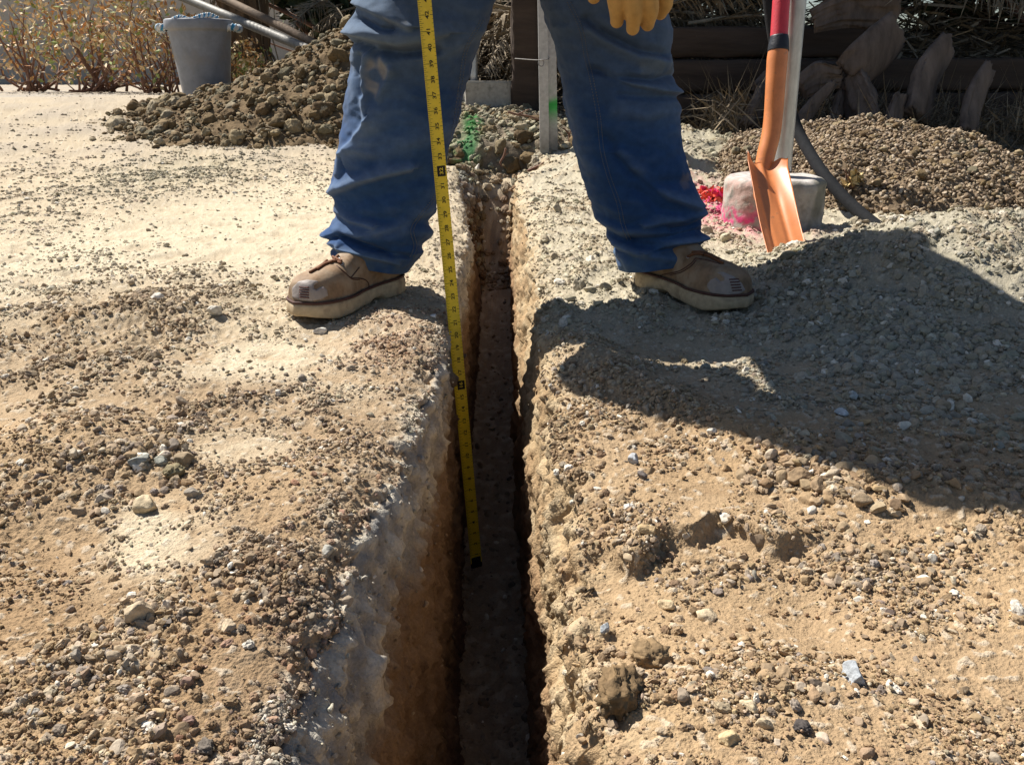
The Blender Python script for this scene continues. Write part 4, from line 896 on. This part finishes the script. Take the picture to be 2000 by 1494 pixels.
mb = MB(); mb.add(*tube([at(1527, 334, 2.56), at(1541, 170, 2.545), at(1556, 0, 2.53), at(1590, -400, 2.50)], .0262, 40, 32)); mb.build("pole", M['steel'], post)

# ------------------------------------------------------------------ black hose
hp = [at(1488, -120, 3.08), at(1501, 0, 3.06), at(1512, 80, 3.05), at(1530, 165, 3.03), at(1554, 245, 2.98), at(1582, 300, 2.88), at(1614, 347, 2.77), at(1660, 398, 2.66), at(1722, 448, 2.53), at(1790, 478, 2.43), at(1860, 500, 2.35)]
V, F = tube(hp, .019, 120, 20); tag(mesh_np("hose", V, F, M['hose']), "thick black hose running down beside the gravel heap", "hose")

# ------------------------------------------------------------------ far end of the trench: twin posts, timber post, block
def strut(name, p0, p1, w, d, lab, green):
    ax_ = np.array(p1)-np.array(p0); L = np.linalg.norm(ax_); ax_ /= L; X_ = np.array([1, 0, 0])-ax_*ax_[0]; X_ /= np.linalg.norm(X_); Y_ = np.cross(ax_, X_)
    sec = np.array([(-w, -d), (w, -d), (w, d), (w-.006, d), (w-.006, -d+.006), (-w+.006, -d+.006), (-w+.006, d), (-w, d)])
    nz_ = 60; zs = np.linspace(0, L, nz_); V = np.array([np.array(p0)+ax_*z+X_*a+Y_*b for z in zs for a, b in sec])
    col = np.tile(np.array([.40, .40, .39]), (len(V), 1)); h = np.repeat(zs, 8)
    col = mix(col, (.13, .13, .12), ss(.22, .10, h+.05*noise(V, 20, 5))*.7)
    if green: col = mix(col, (.03, .33, .06), np.exp(-((h-.27)/.055)**2)*ss(-.3, .1, noise(V, 20, 6)+.1))
    F = grid_faces(nz_, 8, True)
    o = mesh_np(name, V, F, M['post_steel'], smooth=False, col=np.clip(col, .01, .9)); return tag(o, lab, "post", "twin metal posts at the trench end")
strut("metal_post", at(1064, 335, 4.17), at(1057, -180, 4.12), .021, .018, "left one of the twin metal posts, bound with wire", False)
strut("metal_post", at(1081, 322, 4.19), at(1072, -180, 4.16), .021, .018, "right one of the twin metal posts, with green paint", True)
wc = at(1057, 119, 4.08); mb = MB(); a = np.linspace(0, 2*np.pi, 30)
mb.add(*tube(np.stack([wc[0]+.012*np.cos(a), wc[1]+.006*np.sin(a), wc[2]-.01+.014*np.sin(a)], 1), .0022, 40, 6)); mb.add(*tube([at(1006, 115, 4.3), at(1050, 118, 4.09), at(1070, 116, 4.10), at(1072, 112, 4.2)], .002, 20, 6)); tag(mb.build("tie_wire", M['pipe_dark']), "thin rusty wire looped round the left metal post", "wire")
def timber(name, p0, p1, w, d, lab, m, cat, group=None, seed=0):
    ax_ = np.array(p1, float)-np.array(p0, float); L = np.linalg.norm(ax_); ax_ /= L
    ref = np.array([0, 1, 0.]) if abs(ax_[1]) < .8 else np.array([1., 0, 0]); A = np.cross(ax_, ref); A /= np.linalg.norm(A); Bv = np.cross(A, ax_)
    n = max(20, int(L/.03)); th = np.linspace(0, 2*np.pi, 32, endpoint=False); sx = np.sign(np.cos(th))*np.abs(np.cos(th))**.35; sy = np.sign(np.sin(th))*np.abs(np.sin(th))**.35
    V = (np.array(p0)+ax_*np.linspace(0, L, n)[:, None])[:, None]+A*(sx*w)[None, :, None]+Bv*(sy*d)[None, :, None]; V = V.reshape(-1, 3)
    V += (.008*noise(V*(1-.8*np.abs(ax_)), 25, seed)+.006*noise(V, 10, seed+1))[:, None]*np.array([1, 1, .6])
    k = np.arange(32); k1 = (k+1) % 32; V = np.concatenate([V, [p0, p1]])
    F = [grid_faces(n, 32, True), np.stack([k1, k, np.full(32, n*32)], 1), np.stack([(n-1)*32+k, (n-1)*32+k1, np.full(32, n*32+1)], 1)]
    return tag(mesh_np(name, V, F, m), lab, cat, group)
bpt = at(1026, 215, 5.0); timber("timber_post", (bpt[0], 5.0, bpt[2]-.15), (bpt[0]-.01, 5.05, 1.9), .075, .075, "dark weathered timber post behind the twin metal posts", M['beam'], "post", seed=3)
cb = at(950, 190, 5.05); mb = MB(); V, F = box((0, 0, 0), (.26, .22, .17), None, .008); mb.add(V@np.array([[.98, -.17, 0], [.17, .98, 0], [0, 0, 1]]).T+cb, F, (.34, .32, .28)); tag(mb.build("concrete_block", M['concrete'], smooth=False), "rough grey concrete block behind the trench end", "block")
mb = MB(); mb.add(*tube([cb+np.array([-.07, .02, .06]), cb+np.array([-.065, .03, .7])], .022, 12, 14)); tag(mb.build("steel_pipe", M['steel']), "short grey steel pipe standing on the concrete block", "pipe")
for i, (pts, r, lab) in enumerate([([(992, 219), (1010, 224), (1035, 228), (1058, 236)], .006, "pink broken twig lying above the trench end"), ([(988, 290), (984, 305), (977, 318), (980, 326)], .005, "thin bare root hanging in the trench end"), ([(1030, 335), (1050, 326), (1068, 320), (1085, 330)], .007, "reddish root lying at the foot of the posts"), ([(1108, 290), (1112, 265), (1100, 250)], .006, "short red root sticking up right of the posts")]):
    mb = MB(); P_ = [at(a, b, [4.45, 4.0, 4.02, 4.25][i]) for a, b in pts]; mb.add(*tube(P_, [r, r*.9, r*.5], 20, 8)); mb.add(*tube([P_[1], (P_[1]+P_[2])/2+np.array([.03, -.01, .03])], [r*.6, r*.3], 8, 6)); tag(mb.build("root" if i else "twig", M['twig']), lab, "root" if i else "twig")

# ------------------------------------------------------------------ bucket with rope handles
bc = at(408, 192, 6.25); bz = bc[2]; bx, by = bc[0]-.01, 6.25
bk = empty("bucket", (bx, by, bz), "tall grey plastic bucket with blue and white rope handles", "bucket")
RT, RB, HB = .212, .152, .50
pr = [(.001, 0), (RB*.9, 0), (RB, .012)]+[(RB+(RT-.012-RB)*t, .012+(HB-.08)*t) for t in np.linspace(0, 1, 30)]+[(RT+.004, HB-.066), (RT+.008, HB-.058), (RT+.008, HB-.012), (RT+.004, HB-.004), (RT-.004, HB), (RT-.012, HB-.006), (RT-.03, HB-.15), (RB-.02, .03), (.001, .03)]
V, F = lathe(pr, (bx, by, bz), 72); bang = np.arctan2(V[:, 1]-by, V[:, 0]-bx); V[:, :2] += (V[:, :2]-np.array([bx, by]))*(.02*np.cos(2*bang)+.008*noise(V, 6, 3))[:, None]
mesh_np("pail", V, F, M['bucket'], bk)
def rope(P_, r, n=90, parent=None, name="rope_handle"):
    V, F = tube(P_, r, n, 14); k = np.repeat(np.arange(n), 14); a = np.tile(np.arange(14), n); ph = (a/14*2*np.pi+k*.55); V = V[:n*14]; Cn = catmull(P_, n)
    dv_ = V-np.repeat(Cn, 14, 0); V = np.repeat(Cn, 14, 0)+dv_*(1+.22*np.cos(2*ph))[:, None]
    cb_ = np.where((np.sin(ph+.4) > .25)[:, None], np.array([.03, .22, .40]), np.array([.62, .62, .60])); return mesh_np(name, V, grid_faces(n, 14, True), M['rope'], parent, col=cb_)
yr = by-.02; zt = bz+HB
rope([(bx-RT*.75, yr-.03, zt-.005), (bx-.10, yr-.04, zt+.012), (bx-.03, yr-.05, zt-.004), (bx+.03, yr-.02, zt+.02), (bx+.08, yr+.02, zt+.03), (bx+.12, yr+.06, zt+.01)], .013, 120, bk)
for sx_ in (-1, 1):
    rope([(bx+sx_*(RT-.01), by-.06, zt-.055), (bx+sx_*(RT+.04), by-.05, zt-.05), (bx+sx_*(RT+.05), by, zt-.06), (bx+sx_*(RT+.035), by+.06, zt-.05), (bx+sx_*(RT-.01), by+.07, zt-.05)], .021, 60, bk)

# ------------------------------------------------------------------ leaning poles
V, F = tube([at(650, 117, 5.75), at(520, 63, 6.3), at(360, -3, 7.0), at(180, -78, 7.9)], [.030, .031, .032], 60, 20); tag(mesh_np("pole", V, F, M['pole_pipe']), "grey pole leaning low behind the earth heap, lower of two", "pole")
V, F = tube([at(648, 103, 5.9), at(560, 58, 6.3), at(415, -12, 7.0), at(250, -92, 7.9)], [.026, .029, .031], 60, 20); tag(mesh_np("pole", V, F, M['pole_wood']), "brown wooden pole leaning behind the earth heap, upper of two", "pole")

# ------------------------------------------------------------------ shaded back: timbers, palm debris, fronds
def hz(x, y): return float(H(x, y))
timber("timber_beam", (.55, 4.95, .22), (3.9, 5.05, .24), .085, .08, "dark bottom timber of the low retaining wall", M['beam'], "timber", "timbers of the low retaining wall", 5)
timber("timber_beam", (.62, 5.02, .40), (3.9, 5.10, .42), .085, .08, "dark middle timber of the low retaining wall", M['beam'], "timber", "timbers of the low retaining wall", 6)
timber("timber_beam", (.50, 5.06, .575), (2.0, 5.10, .58), .08, .08, "short dark top timber of the low retaining wall", M['beam'], "timber", "timbers of the low retaining wall", 7)
PB = [([(1748, 62, 4.5), (1715, 95, 4.45), (1680, 125, 4.4), (1655, 148, 4.4)], [.085, .10, .095, .08], "thick cut palm stub slanting down at the far right"), ([(1640, 150, 4.4), (1600, 152, 4.4), (1565, 172, 4.38)], [.05, .065, .05], "short curved palm stub left of the thick stub"),
      ([(1662, 150, 4.42), (1676, 200, 4.35), (1688, 262, 4.28)], [.06, .085, .09], "wide flat palm stub standing on the gravel heap"), ([(1625, 165, 4.3), (1588, 205, 4.25), (1562, 245, 4.2)], [.018, .03, .045], "thin palm stub curving down to the post"),
      ([(1750, 20, 4.7), (1660, 18, 4.7), (1590, 40, 4.7)], [.09, .075, .05], "palm stub lying across the top right"), ([(1640, 190, 4.45), (1634, 230, 4.4), (1630, 262, 4.35)], [.05, .075, .08], "dark palm stub behind the wide flat stub"),
      ([(1490, 165, 4.5), (1478, 205, 4.35), (1462, 252, 4.3)], [.03, .06, .075], "dark palm stub leaning behind the shovel handle"), ([(1760, 190, 4.3), (1745, 240, 4.25), (1740, 290, 4.2)], [.05, .07, .075], "palm stub at the right end of the gravel heap"),
      ([(1850, 90, 4.5), (1810, 150, 4.4), (1790, 230, 4.3)], [.07, .09, .09], "broad palm stub beyond the gravel heap"), ([(1930, 140, 4.4), (1900, 200, 4.3), (1890, 270, 4.2)], [.06, .08, .085], "last palm stub on the far right bank"),
      ([(1545, 120, 4.6), (1500, 160, 4.5), (1475, 175, 4.45)], [.05, .05, .03], "split grey palm stub behind the orange socket")]
for i, (pts, rr_, lab) in enumerate(PB):
    V, F = tube([at(*p) for p in pts], [r_*1.2 for r_ in rr_], 50, 56, (1, .36)); th_i = np.arange(50*56) % 56; tt_i = np.arange(50*56)//56; gro = np.zeros(len(V)); gro[:2800] = noise(np.stack([np.cos(th_i*2*np.pi/56)*5, np.sin(th_i*2*np.pi/56)*5, tt_i*.03+i*3], 1), 1, 60); V = V+(.020*gro+.012*noise(V, 14, 80+i)+.005*noise(V, 45, 90+i))[:, None]*np.array([1, .6, .7])
    tag(mesh_np("palm_stub", V, F, M['palmbase']), lab, "palm stub", "cut palm stubs on the right bank")
def frond_mesh(seed, L=1.1):
    r = np.random.default_rng(seed); mb = MB(); cx_ = [np.array([0, 0, 0]), np.array([L*.4, 0, .09]), np.array([L*.75, 0, .06]), np.array([L, 0, -.08])]
    C_ = catmull(cx_, 60); mb.add(*tube(cx_, [.014, .009, .004], 30, 8))
    for i in range(6, 60):
        for s_ in (-1, 1):
            if r.uniform() < .18: continue
            l = (.34-.22*(i/60))*r.uniform(.6, 1.15); a = np.array([.55+r.normal()*.18, s_*(.8+r.normal()*.1), r.normal()*.25-.15]); a /= np.linalg.norm(a)
            b = np.cross(a, [0, 0, 1]); b /= np.linalg.norm(b); w = .007*r.uniform(.7, 1.3); p = C_[i]; q1 = p+a*l*.5+np.array([0, 0, -.02]); q2 = p+a*l+np.array([0, 0, -.07*r.uniform(.3, 2)])
            V = np.array([p-b*w*.6, p+b*w*.6, q1-b*w, q1+b*w+np.array([0, 0, .004]), q2]); mb.add(V, [np.array([[0, 1, 3, 2]]), np.array([[2, 3, 4]])])
    return mb
fr = [frond_mesh(700+i).build("palm_frond", M['frond'], smooth=False) for i in range(4)]
for o in fr: COL.objects.unlink(o)
def put_frond(i, loc, rot, sc):
    o = fr[i % 4].copy(); COL.objects.link(o); o.location = loc; o.rotation_euler = rot; o.scale = (sc,)*3
    return o
FRONDS = []
for i in range(34):
    px = rng.uniform(1060, 1500); py = rng.uniform(-60, 95); Y = 5.15+rng.uniform(0, .7); p = at(px, py, Y)
    o = put_frond(i, (p[0]-.3, p[1], max(p[2], hz(p[0], Y)+.05)), (rng.uniform(-.5, .5), rng.uniform(-.1, .5), rng.choice([0, math.pi])+rng.uniform(-.6, .6)), rng.uniform(.6, .9)); tag(o, "dry grey brown palm frond tangled in the heap above the timber wall", "palm frond", "dry fronds heaped above the timber wall")
for i in range(16):
    px = rng.uniform(620, 760); py = rng.uniform(-40, 40); Y = 7.2+rng.uniform(0, .4); p = at(px, py, Y)
    o = put_frond(i, (p[0], p[1], p[2]), (rng.uniform(-.7, .7), rng.uniform(-.1, .9), rng.uniform(0, 6.28)), rng.uniform(.35, .6)); tag(o, "dry drooping palm frond in the dark behind the earth heap", "palm frond", "dry fronds behind the earth heap")
for i in range(14):
    px = rng.uniform(1560, 2050); py = rng.uniform(-140, 0); Y = 5.25+rng.uniform(0, .6); p = at(px, py, Y)
    o = put_frond(i, (p[0], p[1], p[2]), (rng.uniform(-.5, .5), rng.uniform(-.1, .3), rng.uniform(0, 6.28)), rng.uniform(.5, .8)); tag(o, "dry palm frond lying over the stubs on the right bank", "palm frond", "dry fronds over the palm stubs")
# fallen leaf scraps
mb = MB(); n = 11000
lx = rng.uniform(-1.4, 4.2, n); ly = rng.uniform(4.75, 6.6, n); lz = H(lx, ly)+rng.uniform(0, .05, n)+(rng.uniform(size=n) < .5)*rng.uniform(0, .32, n)*ss(5.0, 5.5, ly)*ss(-1.0, -.4, lx)
a = rng.uniform(0, 6.28, n); L_ = rng.uniform(.03, .16, n); w_ = rng.uniform(.003, .008, n); dx = np.stack([np.cos(a), np.sin(a), rng.normal(size=n)*.35], 1); dw = np.stack([-np.sin(a), np.cos(a), rng.normal(size=n)*.5], 1)
c_ = np.stack([lx, ly, lz], 1); Vq = np.stack([c_-dx*L_[:, None]-dw*w_[:, None], c_-dx*L_[:, None]*.9+dw*w_[:, None], c_+dx*L_[:, None]+dw*w_[:, None], c_+dx*L_[:, None]-dw*w_[:, None]], 1).reshape(-1, 3)
k5 = 3200; qx = rng.uniform(1.0, 3.2, k5); qy = rng.uniform(4.15, 4.9, k5); qz = H(qx, qy)+rng.uniform(0, .30, k5)**1.3; aa = rng.uniform(0, 6.28, k5); ll = rng.uniform(.04, .18, k5); d5 = np.stack([np.cos(aa), .4*np.sin(aa), rng.normal(size=k5)*.7-.2], 1); w5 = np.stack([-np.sin(aa), np.cos(aa), rng.normal(size=k5)*.5], 1)*.0035; c5 = np.stack([qx, qy, qz], 1)
mb.add(np.stack([c5-d5*ll[:, None], c5+w5, c5+d5*ll[:, None], c5-w5], 1).reshape(-1, 3), np.arange(4*k5).reshape(-1, 4), np.repeat(np.array([.20, .155, .10])*rng.uniform(.4, 1.4, (k5, 1)), 4, 0))
mb.add(Vq, np.arange(4*n).reshape(-1, 4), np.repeat(np.array([.24, .19, .13])*rng.uniform(.5, 1.4, (n, 1)), 4, 0)); tag(mb.build("leaf_litter", M['litter'], smooth=False), kind="stuff")

# ------------------------------------------------------------------ plants
def leafy(name, label, cat, c, rad, n, size, pal, stems, seed, group=None, droop=.3):
    r = np.random.default_rng(seed); root = empty(name, c, label, cat, group)
    d = r.normal(size=(n, 3)); d /= np.linalg.norm(d, axis=1)[:, None]; p = np.array(c)+np.array([0, 0, rad[2]])+d*np.array(rad)*(r.uniform(size=(n, 1))**.45)
    keep = noise(p, 2.2/max(rad), seed) > -.28; p = p[keep]; n = len(p)
    ax_ = r.normal(size=(n, 3)); ax_[:, 2] -= droop; ax_ /= np.linalg.norm(ax_, axis=1)[:, None]; b = np.cross(ax_, r.normal(size=(n, 3))); b /= np.linalg.norm(b, axis=1)[:, None]; s_ = size*r.uniform(.5, 1.3, (n, 1))
    nn = np.cross(ax_, b)
    V = np.stack([p-ax_*s_, p+b*s_*.5+nn*s_*.15, p+ax_*s_, p-b*s_*.5+nn*s_*.15], 1).reshape(-1, 3); F = np.arange(4*n).reshape(-1, 4)
    pc = np.array(pal); col = pc[r.integers(0, len(pc), n)]*r.uniform(.7, 1.3, (n, 1))
    mesh_np("foliage", V, F, M['leaf'], root, smooth=False, col=np.repeat(np.clip(col, .005, .9), 4, 0))
    mb = MB()
    for _ in range(stems):
        e = np.array(c)+np.array([0, 0, rad[2]])+r.normal(size=3)*np.array(rad)*.55; q = np.array(c)+r.normal(size=3)*np.array([rad[0]*.15, rad[1]*.15, 0]); m_ = (e+q)/2+r.normal(size=3)*np.array(rad)*.15
        mb.add(*tube([q, m_, e], [max(.004, rad[0]*.02), max(.003, rad[0]*.012), .002], 16, 6))
    mb.build("stem", M['twig'], root); return root
ORG = [(.55, .30, .11), (.60, .43, .22), (.42, .20, .08), (.66, .53, .35), (.28, .33, .10), (.5, .36, .2), (.55, .48, .28)]
GRN = [(.035, .05, .018), (.05, .065, .02), (.028, .038, .015), (.07, .06, .025)]
leafy("dry_shrub", "low orange leaved dry shrub beside the grey bucket", "shrub", (at(300, 140, 7.1)[0], 7.1, .27), (.42, .4, .42), 1100, .026, ORG, 26, 1)
leafy("dry_shrub", "taller orange and green shrub at the far left", "shrub", (at(190, 130, 7.6)[0], 7.6, .27), (.6, .45, .5), 1300, .028, ORG, 26, 2)
leafy("dry_shrub", "small orange weed clump right of the grey bucket", "shrub", (at(480, 110, 7.0)[0], 7.0, .28), (.22, .2, .20), 700, .022, ORG+[(.20, .28, .07)], 16, 3)
leafy("dry_shrub", "orange shrub at the left end of the yard", "shrub", (at(60, 120, 7.9)[0], 7.9, .27), (.6, .5, .42), 1100, .028, ORG, 20, 4)
leafy("grass_tuft", "small dry yellow grass tuft on the gravel heap", "grass tuft", tuple(at(1666, 366, 2.86)), (.035, .03, .03), 60, .02, [(.55, .42, .2), (.48, .36, .16)], 14, 5, droop=-.8)
leafy("painted_weed", "small weed sprayed pink and orange beside the footing", "weed", tuple(at(1395, 392, 2.72)), (.09, .06, .02), 150, .017, [(.72, .09, .06), (.70, .05, .20), (.75, .16, .10)], 12, 6, droop=-.2)
def palm_trunk(name, lab, x, y, z0, r0, h, seed):
    root = empty(name, (x, y, z0), lab, "palm tree"); th = np.linspace(0, 2*np.pi, 90, endpoint=False); zs = np.linspace(-.1, h, 160)
    V = np.stack([np.repeat((r0*(1+.35*np.exp(-zs/.3)))[:, None], 90, 1)*np.cos(th), np.repeat((r0*(1+.35*np.exp(-zs/.3)))[:, None], 90, 1)*np.sin(th), np.repeat(zs[:, None], 90, 1)], -1).reshape(-1, 3)+np.array([x, y, z0])
    nr_ = V-np.array([x, y, 0]); nr_[:, 2] = 0; nr_ /= np.linalg.norm(nr_, axis=1)[:, None]; V += nr_*(.04*noise(V*np.array([1, 1, .25]), 14, seed)+.03*np.abs(noise(V*np.array([1, 1, .15]), 30, seed+1)))[:, None]
    mesh_np("trunk", V, grid_faces(160, 90, True), M['bark'], root)
    r = np.random.default_rng(seed); mb = MB()
    for k in range(110):
        a = r.uniform(0, 6.28); z = r.uniform(.1, h); p = np.array([x+math.cos(a)*r0*1.05, y+math.sin(a)*r0*1.05, z0+z]); L = r.uniform(.2, .7); q = p+np.array([math.cos(a)*.05, math.sin(a)*.05, -L]); mb.add(*tube([p, (p+q)/2+np.array([math.cos(a), math.sin(a), 0])*.04, q], [.012, .010, .005], 8, 5, (1, .4)))
    mb.build("hanging_fibre", M['frond'], root)
    mb = MB()
    for k in range(26):
        a = k*2.4; el = r.uniform(-.4, 1.0); L = 1.0; d = np.array([math.cos(a)*math.cos(el), math.sin(a)*math.cos(el), math.sin(el)]); b = np.array([-math.sin(a), math.cos(a), 0]); c0 = np.array([x, y, z0+h]); C_ = catmull([c0, c0+d*L*.5+np.array([0, 0, .1]), c0+d*L+np.array([0, 0, -.5])], 40)
        mb.add(*tube(C_[::6], [.02, .006], 14, 6), (.06, .07, .02))
        for i in range(6, 40):
            for s_ in (-1, 1):
                l = .3*(1-.5*i/40); e = C_[i]+b*s_*l+d*.25+np.array([0, 0, -.15]); t_ = d*.018; mb.add(np.array([C_[i]-t_, C_[i]+t_, e]), np.array([[0, 1, 2]]), (.045, .065, .02))
    mb.build("crown", M['leaf'], root, smooth=False)
px_ = at(478, 60, 7.45); palm_trunk("palm_tree", "palm tree with a shaggy brown trunk behind the grey bucket", px_[0], 7.45, .25, .17, 2.3, 7)
leafy("hedge", "dense dark hedge added for shade behind the earth heap and the leaning poles", "hedge", (-.75, 8.0, .25), (1.35, .55, 1.1), 15000, .075, GRN, 40, 21)  # hedges, mostly out of view, added to cast shade over the background
leafy("hedge", "dense dark hedge added for shade behind the timber post", "hedge", (1.2, 7.1, .5), (1.5, .6, 1.6), 15000, .075, GRN, 40, 22)
leafy("hedge", "dense dark hedge added for shade behind the palm stubs at right", "hedge", (4.2, 6.4, .4), (2.2, .6, 1.6), 15000, .075, GRN, 40, 23)
leafy("tree", "unseen leafy tree added to shade the bank behind the posts", "tree", (1.9, 5.75, 1.45), (2.3, 1.15, .75), 24000, .085, GRN, 30, 24)  # crown above the view, added to keep the back bank in shade
V, F = box((-6.5, 12.5, .9), (9, .25, 2.2), None, .02); mw = mesh_np("garden_wall", V, F, M['wall'], smooth=False); tag(mw, "sunlit beige garden wall far behind the orange shrubs", "wall")
